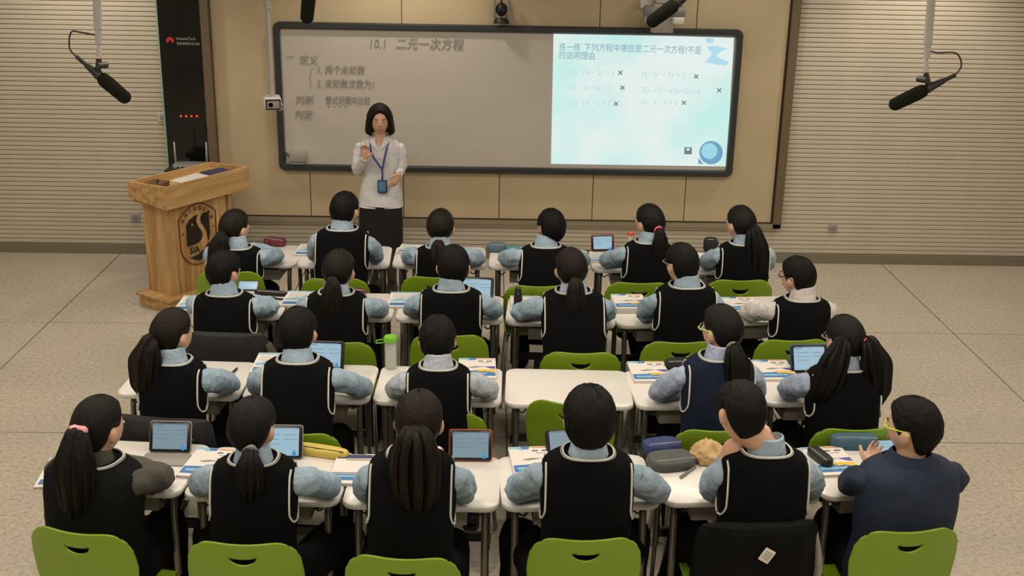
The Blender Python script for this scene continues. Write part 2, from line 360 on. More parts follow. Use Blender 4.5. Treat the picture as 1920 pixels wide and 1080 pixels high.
frame_ring(bw-.1, bh-.1, .02, .012, -.012, .0).build('inner_lip', 'grey_light', wb)
def hand(s, u, v, size, sx=1, name='handwriting', m='marker', thin=0, shear=.15):
    p = bl(u, v, -.0065); return text(name, s, size, m, wb, p, (PI/2, 0, 0), thin=thin, shear=shear, sx=sx)
hand('10.1', 690, 89, .10, .9); hand('二元一次方程', 741, 90, .10, .92)
hand('一', 536, 113, .075, .95); hand('定义', 561, 119, .082, .95); hand('1. 两个未知数', 594, 137, .080, .82); hand('2. 未知数次数为1', 594, 163, .080, .80)
hand('判断', 554, 194, .080, .95); hand('整式范围内比较', 610, 194, .075, .70); hand('判定', 552, 221, .080, .95); 
br = MB(); br.tube([bl(587, 128, -.006), bl(583, 133, -.006), bl(583, 143, -.006), bl(580, 147, -.006), bl(583, 151, -.006), bl(583, 160, -.006), bl(586, 165, -.006)], .0018, 5, 2, rnd=False); br.build('brace_mark', 'marker', wb)
for k in range(4): MB().ball(bl(617+k*10.5, 200, -.006), (.007, .002, .007), 8, 4).build('marker_dot', 'marker', wb)
# projected slide
sl = thing('projected_slide', 'pale cyan lesson slide projected on the right part of the whiteboard', 'projection', (bcx, YF, bcz))
q = MB(); c4 = [bl(1038, 60, -.001), bl(1033, 307, -.001), bl(1362, 312, -.001), bl(1376, 71, -.001)]; q.poly(c4, .003, (0, -1, 0)); q.build('slide_image', 'slide', sl, smooth=False)
def st(s, u, v, size, m='slide_text', sx=1, thin=0): 
    return text('lettering', s, size, m, sl, bl(u, v, -.0055), (PI/2, .012, 0), thin=thin, sx=sx, extr=.0004)
st('练一练', 1048, 93.5, .070, sx=.84); st('下列方程中', 1095, 94.5, .070, sx=.84); st('哪些是', 1163, 96, .070, sx=.84); st('二元一次方程?不是', 1204, 97, .070, sx=.83); st('的说明理由', 1047, 109, .070, sx=.86)
for s_, u, v in (('(1)  1/x − 2y = 3', 1068, 139), ('(2)  1/x −3x = 1', 1066, 168), ('(3)  2m − n = 7', 1068, 196), ('(4) (y² − 9x = 2', 1202, 143), ('(5) √5y²−√2x+5xy=4', 1202, 173), ('(6)  x − y = 2', 1202, 195)):
    st(s_[:3], u, v, .066, 'slide_faint', .85); st(s_[3:].strip(), u+22, v+.4, .066, 'slide_faint', .82)
for u, v in ((1162, 138), (1304, 145), (1166, 166), (1347, 171), (1154, 196), (1281, 194)):
    st('×', u-5, v+5, .085, 'slide_mark', thin=.001)
def blob(pts, m, name, dy=-.0042):
    q = MB(); q.poly([bl(u, v, dy) for u, v in pts], .0006, (0, -1, 0)); q.build(name, m, sl, smooth=False)
blob([(1323, 71), (1337, 72), (1338, 78), (1331, 82), (1324, 79)], 'slide_swoosh', 'ornament')
blob([(1324, 87), (1340, 86), (1364, 91), (1350, 97), (1343, 106), (1366, 116), (1362, 123), (1345, 121), (1322, 116), (1336, 101)], 'slide_swoosh', 'ornament')
def disc(u, v, ru, m, name, dy, a0=0, a1=2*PI):
    blob([(u+ru*math.cos(a), v+ru*math.sin(a)) for a in [a0+(a1-a0)*k/24 for k in range(25 if a1-a0 < 6 else 24)]], m, name, dy)
disc(1333, 286, 22, 'slide_globe', 'globe_picture', -.0042); disc(1330, 283, 15, 'slide_globe_lit', 'globe_picture', -.005)
blob([(1309, 296), (1309, 307), (1319, 307)], 'slide_globe', 'ornament')
blob([(1283, 276), (1297, 276), (1297, 289), (1283, 289)], 'slide_mark', 'icon'); blob([(1287, 278), (1293, 278), (1293, 282), (1287, 282)], 'slide', 'icon', -.005)
# eraser and clip in the lower left corner of the board
e0 = bl(560, 297); ex = thing('board_eraser', 'grey block eraser at the lower left corner of the whiteboard', 'eraser', (bcx+e0.x, YF-.03, bcz+e0.z))
MB().slab(.135, .045, .085, .01, .006, (0, 0, -.02)).build('grip', 'grey_light', ex); MB().slab(.125, .04, .022, .006, .002, (0, 0, -.045)).build('felt_pad', 'grey_plastic', ex)
p = bl(537, 293); cl_ = thing('magnet_clip', 'small green wire clip beside the eraser on the whiteboard', 'clip', (bcx+p.x, YF-.008, bcz+p.z))
q = MB(); q.tube([(-.03, 0, -.05), (-.03, -.01, .03), (-.01, -.015, .05), (.02, -.012, .01), (.05, -.01, -.01)], .006, 6, 3); q.tube([(-.02, 0, 0), (-.015, -.01, -.03), (.0, -.01, -.01), (-.012, -.01, .03)], .005, 6, 3); q.build('wire', 'leaf', cl_)
# ------------------------------------------------------------------ devices above the board
p = at(940, 42, YW-.16)
pc = thing('tracking_camera', 'black round-bodied conference camera mounted on top of the whiteboard frame', 'camera', (p.x, YW-.16, p.z-.008))
MB().tube([(0, 0, 0), (0, 0, .02), (0, 0, .04)], [.066, .06, .05], 20, 2, rnd=False).build('base', 'black_plastic', pc)
for sx_ in (-1, 1): MB().slab(.02, .07, .15, .008, .003, (sx_*.055, 0, .03)).build('fork_arm', 'grey_plastic', pc)
MB().ball((0, 0, .11), (.046, .05, .055), 18, 12).build('head', 'black_plastic', pc); MB().cyl((0, -.045, .10), (0, -.062, .098), .022, 16).build('lens', 'lens', pc)
MB().cyl((0, .03, .14), (0, .06, .26), .008, 8).build('cable', 'tube_dark', pc)
p = at(1246, 22, YW-.42)
pj = thing('short_throw_projector', 'dark wall-arm projector above the slide on the whiteboard', 'projector', (p.x, YW-.42, p.z))
MB().tube([(-.155, 0, 0), (-.15, 0, 0), (0, .01, .0), (.14, 0, 0), (.155, 0, 0)], [.04, .062, .06, .062, .035], 16, 2, flat=.8).build('body', 'grey_plastic', pj)
MB().slab(.09, .14, .05, .02, .006, (.105, 0, -.085)).build('lens_hood', 'white_plastic', pj); MB().slab(.05, .12, .05, .015, .006, (-.12, 0, -.085)).build('lower_shell', 'white_plastic', pj)
MB().slab(.17, .10, .22, .012, .004, (-.01, .02, -.16)).build('bracket', 'grey_light', pj)
MB().box((0, .22, .10), (.14, .45, .07)).build('arm', 'rod_white', pj, smooth=False); MB().box((0, .39, .12), (.24, .02, .2)).build('wall_plate', 'white_plastic', pj, smooth=False)
p = at(1213, 2, YW-.1); sp_ = thing('wall_box', 'small white square box on the cream panel left of the projector', 'junction box', (p.x, YW-.1, p.z)); MB().slab(.11, .1, .05, .008, .003).build('cover', 'white_plastic', sp_, rot=(PI/2, 0, 0))
# hanging camera at the left end of the board
p0 = at(511, 193, 9.2)
hc = thing('security_camera', 'white box camera hanging on a pole at the left end of the whiteboard', 'camera', (p0.x, 9.2, p0.z), .25)
MB().slab(.13, .20, .09, .02, .01, (0, .03, -.045)).build('housing', 'white_plastic', hc); MB().slab(.115, .014, .078, .018, .004, (0, -.075, -.039)).build('front_plate', 'black_plastic', hc)
MB().slab(.10, .01, .062, .014, .003, (0, -.082, -.031)).build('face', 'grey_light', hc); MB().cyl((-.02, -.08, -.0), (-.02, -.092, 0), .018, 14).build('lens', 'lens', hc)
MB().cyl((.0, .03, .045), (-.005, .03, HC-p0.z), .020, 14).cyl((0, .03, .72), (0, .03, .78), .03, 14).build('pole', 'rod_white', hc)
MB().tube([(-.05, .03, .045), (-.045, .03, .12), (-.012, .03, .20)], .007, 8, 3).tube([(.06, .06, .0), (.09, .06, -.05), (.05, .05, -.07)], .006, 8, 3).build('cable', 'rod_white', hc)
# hanging shotgun microphones
def hang_mic(u0, u1, vj, um, vm, ue, ve, Y, lab, rodtop=-60, side=1, tipw=.021):
    J = at(u1, vj, Y); top = at(u0, 0, Y); R0 = at(u1, vj, Y)
    r = thing('hanging_microphone', lab, 'microphone', tuple(J), 0, 'shotgun microphones hanging from the ceiling')
    d = (top-J); d = d*((HC-J.z)/d.z)
    k = Y/6.0
    MB().cyl(d*.16, d, .021*k, 14).cyl(d*.09, d*.16, .0165*k, 14).cyl(d*.03, d*.09, .016*k, 14, .007*k).build('rod', 'rod_white', r)
    A = at(um, vm, Y)-J; B = at(ue, ve, Y)-J; ax = (B-A); n_ = ax.normalized()
    MB().tube([A+ax*.36, A+ax*.42, A+ax*.55, A+ax*.97], [.024*k, .034*k, .036*k, .033*k], 16, 2).build('windscreen', 'foam_black', r)
    MB().tube([A+ax*.02, A+ax*.30, A+ax*.40], [.014*k, .023*k, .023*k], 14, 1, rnd=False).build('body', 'black_plastic', r)
    MB().cyl(A-n_*.055*k, A+ax*.05, .011*k, 12).build('plug', 'black_plastic', r)
    MB().cyl(A+ax*.30, A+ax*.335, .026*k, 14).cyl(Vector((0, 0, .02)), A+ax*.3, .014*k, 10).cyl(Vector((0, -.03*k, -.01)), Vector((.03*side, .02*k, -.012)), .016*k, 10).build('clamp', 'tube_dark', r)
    q0 = A-n_*.055*k
    return r, d, q0, k
r, d, q0, k = hang_mic(182, 186, 118, 160, 120, 238, 186, 6.0, 'black microphone pointing right, hanging at the left before the slatted wall')
MB().tube([q0, q0+Vector((-.03, 0, .04)), q0+Vector((-.015, 0, .12)), d*.13+Vector((-.08, -.01, .015)), d*.13], .0045, 7, 5).build('cable', 'tube_dark', r)
r, d, q0, k = hang_mic(1746, 1735, 145, 1772, 150, 1673, 198, 6.0, 'black microphone pointing left, hanging at the right before the slatted wall', side=-1)
MB().tube([q0, q0+Vector((.025, 0, .05)), q0+Vector((-.01, 0, .11)), d*.13+Vector((.05, -.01, -.01)), d*.13], .0045, 7, 5).build('cable', 'tube_dark', r)
r, d, q0, k = hang_mic(1290, 1282, -18, 1296, -14, 1219, 43, 6.6, 'slim black microphone hanging in front of the projector')
MB().tube([q0, q0+Vector((.03, 0, .04)), q0+Vector((.0, 0, .12)), d*.13], .0045, 7, 4).build('cable', 'tube_dark', r)
r, d, q0, k = hang_mic(583, 582, -75, 584, -60, 575, 38, 6.0, 'black microphone tip hanging over the upper left edge of the whiteboard')
MB().tube([q0, q0+Vector((.02, 0, .04)), d*.13], .0045, 7, 4).build('cable', 'tube_dark', r)
# sockets and switch
for u, v, lab, nm, s_ in ((253, 408, 'small grey wall socket on the slats left of the lectern', 'wall_socket', .075), (1562, 428, 'small grey wall socket on the slats right of the cream panels', 'wall_socket', .075), (305, 219, 'pale switch plate on the slats left of the black cabinet', 'wall_switch', .085)):
    p = at(u, v, YW-.02); o = thing(nm, lab, 'socket' if 'socket' in nm else 'switch', (p.x, YW-.006, p.z))
    MB().slab(s_, s_, .014, .006, .003).build('plate', 'grey_light' if 'socket' in nm else 'slat_paint', o, rot=(PI/2, 0, 0))
    MB().slab(s_*.55, s_*.45, .006, .004, .001, (0, 0, .013)).build('insert', 'grey_plastic' if 'socket' in nm else 'grey_light', o, rot=(PI/2, 0, 0))
# ------------------------------------------------------------------ lectern
C0 = on(310, 352, .965); R0 = on(466, 313, .965); C0.z = R0.z = 0
fd = (R0-C0); LW = fd.length; fa = math.atan2(fd.y, fd.x); LD = .40
lec = thing('lectern', 'wooden lectern with a round-shouldered school crest, standing at the left', 'lectern', tuple(C0), fa)
# local: x along the front, y to the back (away from the crest face)
MB().slab(LW*.86, LD*.86, .09, .012, .006, (LW*.42, LD*.5, 0)).build('plinth', 'wood_h', lec); MB().slab(LW*.90, LD*.92, .022, .01, .004, (LW*.415, LD*.5, .088)).build('plinth_cap', 'wood_h', lec)
MB().slab(LW*.68, LD*.68, .72, .006, .003, (LW*.43, LD*.5, .10)).build('body', 'wood_v', lec)
q = MB(); q.box((LW*.80, LD*.5, .46), (.03, LD*.72, .70)); q.box((LW*.105, LD*.5, .46), (.03, LD*.72, .70)); q.build('corner_post', 'wood_v', lec, smooth=False)
tz = .965
q = MB(); q.box((LW/2, .0125, tz-.085), (LW, .025, .17)); q.build('front_board', 'wood_h', lec, smooth=False)
for x_ in (.0125, LW-.0125):
    q = MB(); q.add([(x_-.0125, .025, tz-.17), (x_+.0125, .025, tz-.17), (x_+.0125, LD, tz-.13), (x_-.0125, LD, tz-.13), (x_-.0125, .025, tz), (x_+.0125, .025, tz), (x_+.0125, LD, tz-.012), (x_-.0125, LD, tz-.012)], [(3, 2, 1, 0), (4, 5, 6, 7), (0, 1, 5, 4), (1, 2, 6, 5), (2, 3, 7, 6), (3, 0, 4, 7)]); q.build('side_board', 'wood_h', lec, smooth=False)
MB().box((LW/2, LD-.012, tz-.07), (LW-.05, .024, .12)).build('rear_board', 'wood_h', lec, smooth=False)
MB().box((LW/2, LD/2, tz-.055), (LW-.05, LD-.05, .02)).build('top_board', 'wood_h', lec, smooth=False); MB().box((LW/2, LD/2, tz-.155), (LW-.05, LD-.05, .02)).build('underside', 'wood_h', lec, smooth=False)
# crest
cp = at(377, 442, 8.5)
cxl, czl, cw, chh = LW*.40, .535, .185, .235
yc = LD*.16-.004
def shield(s, t=1.0):
    pts = []
    for k in range(13):       # top arc
        a = -1+2*k/12; pts.append((a*cw*s, chh*s*(.62+.38*math.cos(a*PI/2.0))))
    for k in range(1, 16):
        a = k/16*PI; pts.append((cw*s*math.cos(a)*(1 if k else 1), -chh*s*(.25+.75*math.sin(a)) if 1 else 0))
    return pts
def P3(pts, y): return [(cxl+a, y, czl+b) for a, b in pts]
oc = shield(1.0); cr_ = MB(); cr_.tube([Vector(p) for p in P3(oc+oc[:1], yc-.002)], .004, 6, 1, rnd=False, smooth=False); cr_.build('crest_outline', 'crest_red', lec)
q = MB(); q.poly(P3([(-.115, .02), (-.115, .09), (-.08, .125), (-.03, .145), (.01, .15), (-.01, .13), (-.015, .10), (0, .06), (.03, .02), (.04, -.02), (.025, -.05), (-.02, -.07), (-.115, -.075)], yc-.002), .003, (0, -1, 0)); q.build('crest_field', 'crest_dark', lec, smooth=False)
q = MB(); q.poly(P3([(.05, .15), (.115, .15), (.115, -.02), (.10, -.08), (.09, -.05), (.085, 0), (.06, .05), (.035, .08), (.03, .115)], yc-.002), .003, (0, -1, 0)); q.build('crest_field', 'crest_dark', lec, smooth=False)
q = MB(); q.poly(P3([(-.10, -.165), (-.02, -.16), (.05, -.13), (.10, -.085), (.095, -.14), (.04, -.19), (0, -.21), (-.05, -.19)], yc-.002), .003, (0, -1, 0)); q.build('crest_field', 'crest_dark', lec, smooth=False)
q = MB(); q.poly(P3([(-.062, .07), (-.068, .085), (-.06, .1), (-.05, .085)], yc-.0055), .001, (0, -1, 0)); q.build('crest_flame', 'crest_gold', lec, smooth=False)
text('crest_letter', 'SIA', .072, 'crest_dark', lec, (cxl-.095, yc-.004, czl-.137), (PI/2, 0, 0), thin=.002, sx=.85, space=1.15)
for j, ch in enumerate('苏州工业园区教育'):
    a = math.radians(150-j*17); rr_ = .165
    text('crest_letter', ch, .034, 'crest_red', lec, (cxl+rr_*math.cos(a)*.92-.01, yc-.003, czl+.03+rr_*math.sin(a)*.95), (PI/2, -(a-PI/2), 0))
for sx_ in (-1, 1): MB().ball((cxl+sx_*.15, yc-.002, czl+.03), (.007, .003, .007), 8, 5).build('crest_dot', 'crest_red', lec)
def lec_pt(x, y, z=tz-.045): return lec_m @ Vector((x, y, z))
lec_m = Matrix.Translation(C0) @ Matrix.Rotation(fa, 4, 'Z')
o = thing('document', 'white document lying on the lectern top', 'paper', tuple(lec_pt(LW*.52, LD*.45, tz-.044)), fa+.1); MB().slab(.30, .20, .006, .004, .001).build('sheets', 'paper', o)
o = thing('folder', 'dark violet folder lying at the far end of the lectern top', 'folder', tuple(lec_pt(LW*.80, LD*.42, tz-.044)), fa-.05); MB().slab(.20, .16, .02, .006, .002).build('cover', 'print_navy', o)
o = thing('desk_organizer', 'dark small box at the near end of the lectern top', 'organizer', tuple(lec_pt(LW*.14, LD*.55, tz-.044)), fa+.3); MB().slab(.13, .14, .035, .01, .004).build('box', 'fabric_brown', o); MB().tube([(-.04, -.03, .042), (.05, .02, .042)], .006, 8).build('pen', 'black_plastic', o)
# router on a rack behind the lectern
rp = at(358, 303, 9.3)
rk = thing('router_stand', 'low black stand behind the lectern under the router', 'stand', (rp.x, 9.3, 0)); zt_ = rp.z-.045
MB().box((0, 0, zt_-.02), (.36, .28, .04)).build('shelf', 'black_plastic', rk, smooth=False); MB().box((0, .05, (zt_-.04)/2), (.30, .18, zt_-.04)).build('column', 'black_plastic', rk, smooth=False); MB().slab(.40, .3, .03, .01, .004, (0, 0, 0)).build('foot', 'black_plastic', rk)
rt = thing('wireless_router', 'silver wireless router with two upright antennas behind the lectern', 'router', (rp.x, 9.28, zt_+.001))
MB().slab(.26, .15, .035, .02, .006).build('body', 'grey_plastic', rt); MB().slab(.22, .008, .02, .003, .001, (0, -.077, .008)).build('front_panel', 'label_pale', rt)
for s_ in (-1, 1): MB().cyl((s_*.125, .03, .01), (s_*.128, .035, .20), .009, 8, .007).build('antenna', 'label_pale', rt)
for k in range(5): MB().slab(.02, .004, .01, .002, .0005, (-.08+k*.035, -.083, .013)).build('port', 'tablet_black', rt)
# ------------------------------------------------------------------ desks
ROWB = [
 [(378, 491), (553, 498), (732, 498), (913, 500), (1108, 505), (1297, 509), (1447, 512)],
 [(343, 590), (526, 595), (737, 598), (944, 603), (1157, 611), (1364, 606), (1556, 600)],
 [(212, 738), (447, 746), (694, 752), (943, 757), (1193, 763), (1436, 758), (1664, 750)],
 [(63, 911), (336, 928), (635, 945), (939, 953), (1245, 945), (1546, 935), (1790, 915)]]
DD = .44; HT = .75
ordn = ['first', 'second', 'third', 'fourth', 'fifth', 'sixth']; rown = ['front row', 'second row', 'third row', 'back row']
def make_desk():
    t = thing('student_desk', 'x', 'desk', (0, 0, 0), 0, 'white student desks in four rows')     # origin: middle of the near edge, on the floor
    MB().slab(.6, DD, .026, .055, .008, (0, DD/2, HT-.026), seg=7).build('tabletop', 'desk_white', t)
    q = MB(); x0, x1, y0, y1, z0, z1 = -.17, .17, .10, .38, HT-.135, HT-.026
    q.box((0, (y0+y1)/2, z0+.004), (.34, .28, .008)); q.box((x0, (y0+y1)/2, (z0+z1)/2), (.008, .28, z1-z0)); q.box((x1, (y0+y1)/2, (z0+z1)/2), (.008, .28, z1-z0)); q.box((0, y1, (z0+z1)/2), (.34, .008, z1-z0)); q.box((0, y0, z0+.035), (.34, .008, .07))
    q.build('storage_tray', 'tray_grey', t, smooth=False)
    for s_ in (-1, 1):
        x = s_*.245
        MB().tube([(x, .075, .34), (x, .08, .60), (x, .10, .69), (x, .15, .715), (x, .30, .715), (x, .36, .69), (x, .375, .60), (x, .38, .34)], .0145, 10, 4, rnd=False).build('side_frame', 'tube_grey', t)
        for yy, yf in ((.072, .03), (.382, .42)):
            l = MB().cyl((x, yy, .36), (x, yf, .03), .0095, 8).build('leg', 'tube_grey', t)
            MB().slab(.03, .05, .035, .01, .004, (x, yf, 0)).build('foot_cap', 'rubber', l)
        MB().tube([(x-s_*.012, .05, HT-.03), (x-s_*.012, .05, HT-.055), (x-s_*.03, .045, HT-.062), (x-s_*.045, .05, HT-.048)], .004, 6, 3).build('bag_hook', 'tube_dark', t)
    MB().box((0, .38, .40), (.49, .022, .04)).build('crossbar', 'tube_dark', t, smooth=False)
    return t
dproto = make_desk(); dtree = tree_of(dproto); DESK = {}
first = True
for r in range(4):
    for c in range(6):
        A, B = on(*ROWB[r][c]), on(*ROWB[r][c+1]); v = B-A; L = v.length
        o = dproto if first else copy_tree(dproto, None, dtree); first = False
        a = math.atan2(v.y, v.x)*.8; m = (A+B)/2
        o.location = (m.x, m.y, 0); o.rotation_euler = (0, 0, a); o.scale = ((L-.014)/.6, 1, 1)
        DESK[r, c] = (m.x, m.y, a)
        extra = {(2, 3): ', empty top, chair pushed under'}.get((r, c), '')
        o['label'] = f'white student desk, {ordn[c]} from left in the {rown[r]}{extra}'
# ------------------------------------------------------------------ chairs
def make_chair():
    t = thing('shell_chair', 'x', 'chair', (0, 0, 0), 0, 'green plastic shell chairs')   # origin under the top edge of the back; forward +y
    prof = [(.0, .800, .192), (.002, .775, .205), (.008, .73, .217), (.020, .66, .224), (.035, .58, .218), (.055, .51, .205), (.085, .462, .198), (.135, .438, .200), (.21, .432, .210), (.30, .438, .212), (.37, .436, .205), (.405, .415, .185)]
    P, W_ = crom([Vector((0, a, b)) for a, b, c in prof], [c*.94 for a, b, c in prof], 4)
    nu = 20; vs = []; fs = []
    for i, (p, hw) in enumerate(zip(P, W_)):
        back = max(0, min(1, (p.z-.45)/.2)); topf = max(0, 1-i/9); frontf = max(0, 1-(len(P)-1-i)/6)
        for j in range(nu+1):
            u = -1+2*j/nu; x = hw*math.sin(u*PI/2*.92)/math.sin(PI/2*.92)
            uu = abs(x/hw)
            z = p.z + (1-back)*.022*uu**3 - topf*(.052*uu**7) + topf*.012*uu**2 - frontf*.02*uu**4
            y = p.y + back*.035*uu**2 - frontf*.04*uu**5
            vs.append((x, y, z))
    for i in range(len(P)-1):
        for j in range(nu): a = i*(nu+1)+j; fs.append((a, a+1, a+nu+2, a+nu+1))
    q = MB(); q.add(vs, fs); sh = q.build('shell', 'chair_green', t)
    s = sh.modifiers.new('s', 'SOLIDIFY'); s.thickness = .009; s.offset = 0
    ct = MB(); pts = []
    for k in range(13): a = -1+2*k/12; pts.append((a*.052, -.1, .742-.006*(1-a*a)+.003))
    for k in range(13): a = 1-2*k/12; pts.append((a*.052, -.1, .744-.034*(1-a*a)**.6))
    ct.loft([pts, [(x, .12, z) for x, y, z in pts]], True); co = ct.build('cutter', 'chair_green')
    bl_ = sh.modifiers.new('b', 'BOOLEAN'); bl_.operation = 'DIFFERENCE'; bl_.object = co; bl_.solver = 'EXACT'
    finish_mods(sh); bpy.data.objects.remove(co)
    for s_ in (-1, 1):
        MB().tube([(s_*.17, .16, .43), (s_*.185, .12, .40), (s_*.20, .05, .2), (s_*.215, .01, .012)], .0105, 8, 3).build('leg', 'chair_leg', t)
        MB().tube([(s_*.17, .30, .43), (s_*.185, .33, .40), (s_*.20, .37, .2), (s_*.215, .40, .012)], .0105, 8, 3).build('leg', 'chair_leg', t)
    MB().cyl((-.17, .23, .425), (.17, .23, .425), .010, 8).build('seat_bar', 'chair_leg', t)
    return t
cproto = make_chair(); ctree = tree_of(cproto)
CH = {  # (row, col): (u, v of the middle of the back's top edge, turn in degrees)
 (0, 0): (428, 513, 0), (0, 1): (627, 527, 0), (0, 2): (815, 523, 0), (0, 3): (1010, 540, 0), (0, 4): (1200, 534, 0), (0, 5): (1390, 529, 2),
 (1, 0): (418, 638, -4), (1, 1): (626, 646, -3), (1, 2): (842, 633, 0), (1, 3): (1090, 666, 0), (1, 4): (1278, 646, 2), (1, 5): (1492, 642, 4),
 (2, 0): (300, 800, -8), (2, 1): (547, 818, -4), (2, 2): (826, 780, -6), (2, 3): (1066, 762, -15), (2, 4): (1352, 812, 3), (2, 5): (1612, 810, 3),
 (3, 0): (139, 1004, -13), (3, 1): (452, 1026, -2), (3, 2): (752, 1053, -4), (3, 3): (1100, 1018, 2), (3, 4): (1424, 1000, 5), (3, 5): (1712, 1002, 7)}
PUP = {
 (0, 0): 'the ponytailed pupil beside the lectern', (0, 1): 'the short-haired pupil below the teacher', (0, 2): 'the pupil with low dark ponytail right of the teacher',
 (0, 3): 'the short-haired front-row pupil under the whiteboard centre', (0, 4): 'the front-row pupil with a pink hair tie', (0, 5): 'the front-row pupil with very long hair at right',
 (1, 0): 'the short-haired pupil at left end of second row', (1, 1): 'the second-row pupil with brown ponytail', (1, 2): 'the short-haired second-row pupil in the middle',
 (1, 3): 'the second-row pupil with long dark ponytail', (1, 4): 'the short-haired second-row pupil beside a thick textbook', (1, 5): 'the pupil in a white shirt at right',
 (2, 0): 'the third-row pupil with ponytail at left end', (2, 1): 'the short-haired pupil left of the water bottle', (2, 2): 'the short-haired pupil right of the water bottle',
 (2, 4): 'the pupil in a navy vest', (2, 5): 'the pupil with two pigtails', (3, 0): 'the back-row pupil with pink scrunchie', (3, 1): 'the back-row pupil with grey hair tie',
 (3, 2): 'the back-row pupil with wide long ponytail', (3, 3): 'the back-row short-haired pupil with elbows spread', (3, 4): 'the pupil resting his head on his hand', (3, 5): 'the pupil in the navy blazer'}
PUP[2, 3] = 'nobody, pushed under the empty desk'
first = True; CHP = {}
for (r, c), (u, v, dg_) in CH.items():
    o = cproto if first else copy_tree(cproto, None, ctree); first = False
    p = on(u, v, .792); o.location = (p.x, p.y, 0); o.rotation_euler = (0, 0, math.radians(dg_)); CHP[r, c] = (p.x, p.y, math.radians(dg_))
    o['label'] = ('green plastic shell chair of ' + PUP[r, c]) if (r, c) != (2, 3) else 'unoccupied green plastic shell chair pushed under the empty desk'
# ------------------------------------------------------------------ people
def sk(d, gx_=0, gy_=0, gz=0, s=1.0):
    x, y, z = d
    X = (.074+gx_)*x; Y = ((.090 if y > 0 else .094)+gy_)*y; Z = (.108+gz)*z
    if z < 0:
        X *= 1-.30*z*z
        if y < 0: Y *= 1+.30*z
        else: Y *= 1-.10*z*z
    return Vector((X, Y, Z))*s
TLV = [(0, 1.03, .118), (.15, 1.02, .118), (.4, .95, .104), (.6, .98, .108), (.78, 1.02, .108), (.88, 1.01, .102), (.94, 1.0, .096), (.97, .96, .090), (.995, .87, .084), (1.02, .66, .075), (1.045, .47, .064)]
def tprof(t):
    for i in range(len(TLV)-1):
        if t <= TLV[i+1][0]: k = max(0, (t-TLV[i][0])/(TLV[i+1][0]-TLV[i][0])); return TLV[i][1]*(1-k)+TLV[i+1][1]*k, TLV[i][2]*(1-k)+TLV[i+1][2]*k
    return TLV[-1][1], TLV[-1][2]
def hand_parts(mb, W, d, n, side, curl=.5, s=1.0, spread=.12, thumb=.6):
    """W wrist, d direction of the palm, n normal of the back of the hand, side +1/-1 picks the thumb side"""
    d = Vector(d).normalized(); n = Vector(n); n = (n-d*n.dot(d)).normalized(); l = d.cross(n)*side
    K = W+d*.075*s
    mb.tube([W-d*.02*s, W+d*.005*s, W+d*.03*s, W+d*.06*s, K], [.022*s, .024*s, .034*s, .037*s, .030*s], 12, 2, flat=.42, up=n)
    for i, (off, ln) in enumerate(((.026, .92), (.009, 1.05), (-.009, .97), (-.025, .76))):
        p = K+l*off*s-d*(.010+.004*abs(i-1))*s; a = spread*(1.5-i)/1.5; dd = (d+l*a).normalized(); pts = [p-dd*.01*s, p]
        ang = 0
        for sl_ in (.036, .024, .019):
            ang += curl*(.75 if sl_ > .03 else 1.0); v = dd*math.cos(ang)-n*math.sin(ang); p = p+v*sl_*s*ln; pts.append(p)
        mb.tube(pts, [.0088*s, .0088*s, .0082*s, .0074*s, .0062*s], 8, 2)
    b = W+d*.018*s+l*.024*s; td = (d*.62+l*.72-n*.35*thumb).normalized()
    mb.tube([b-td*.01, b+td*.03*s, b+td*.052*s+d*.006*s, b+td*.066*s+d*.018*s], [.013*s, .011*s, .0095*s, .007*s], 8, 2)
def folds(seed, amp=.07):
    o = Vector((seed*3.7, seed*1.3, seed*2.1))
    def fn(th, l, T):
        v = noise.noise(Vector((math.cos(th)*1.3, math.sin(th)*1.3, l*13))+o)*amp*1.3 + (1-2*abs(noise.noise(Vector((math.cos(th)*1.2, math.sin(th)*1.2, l*24+th*.8))+o))**.7)*amp*.55
        return 1+v
    return fn
REMESH = []
HAIRCOL = {'hair': 'hair'}
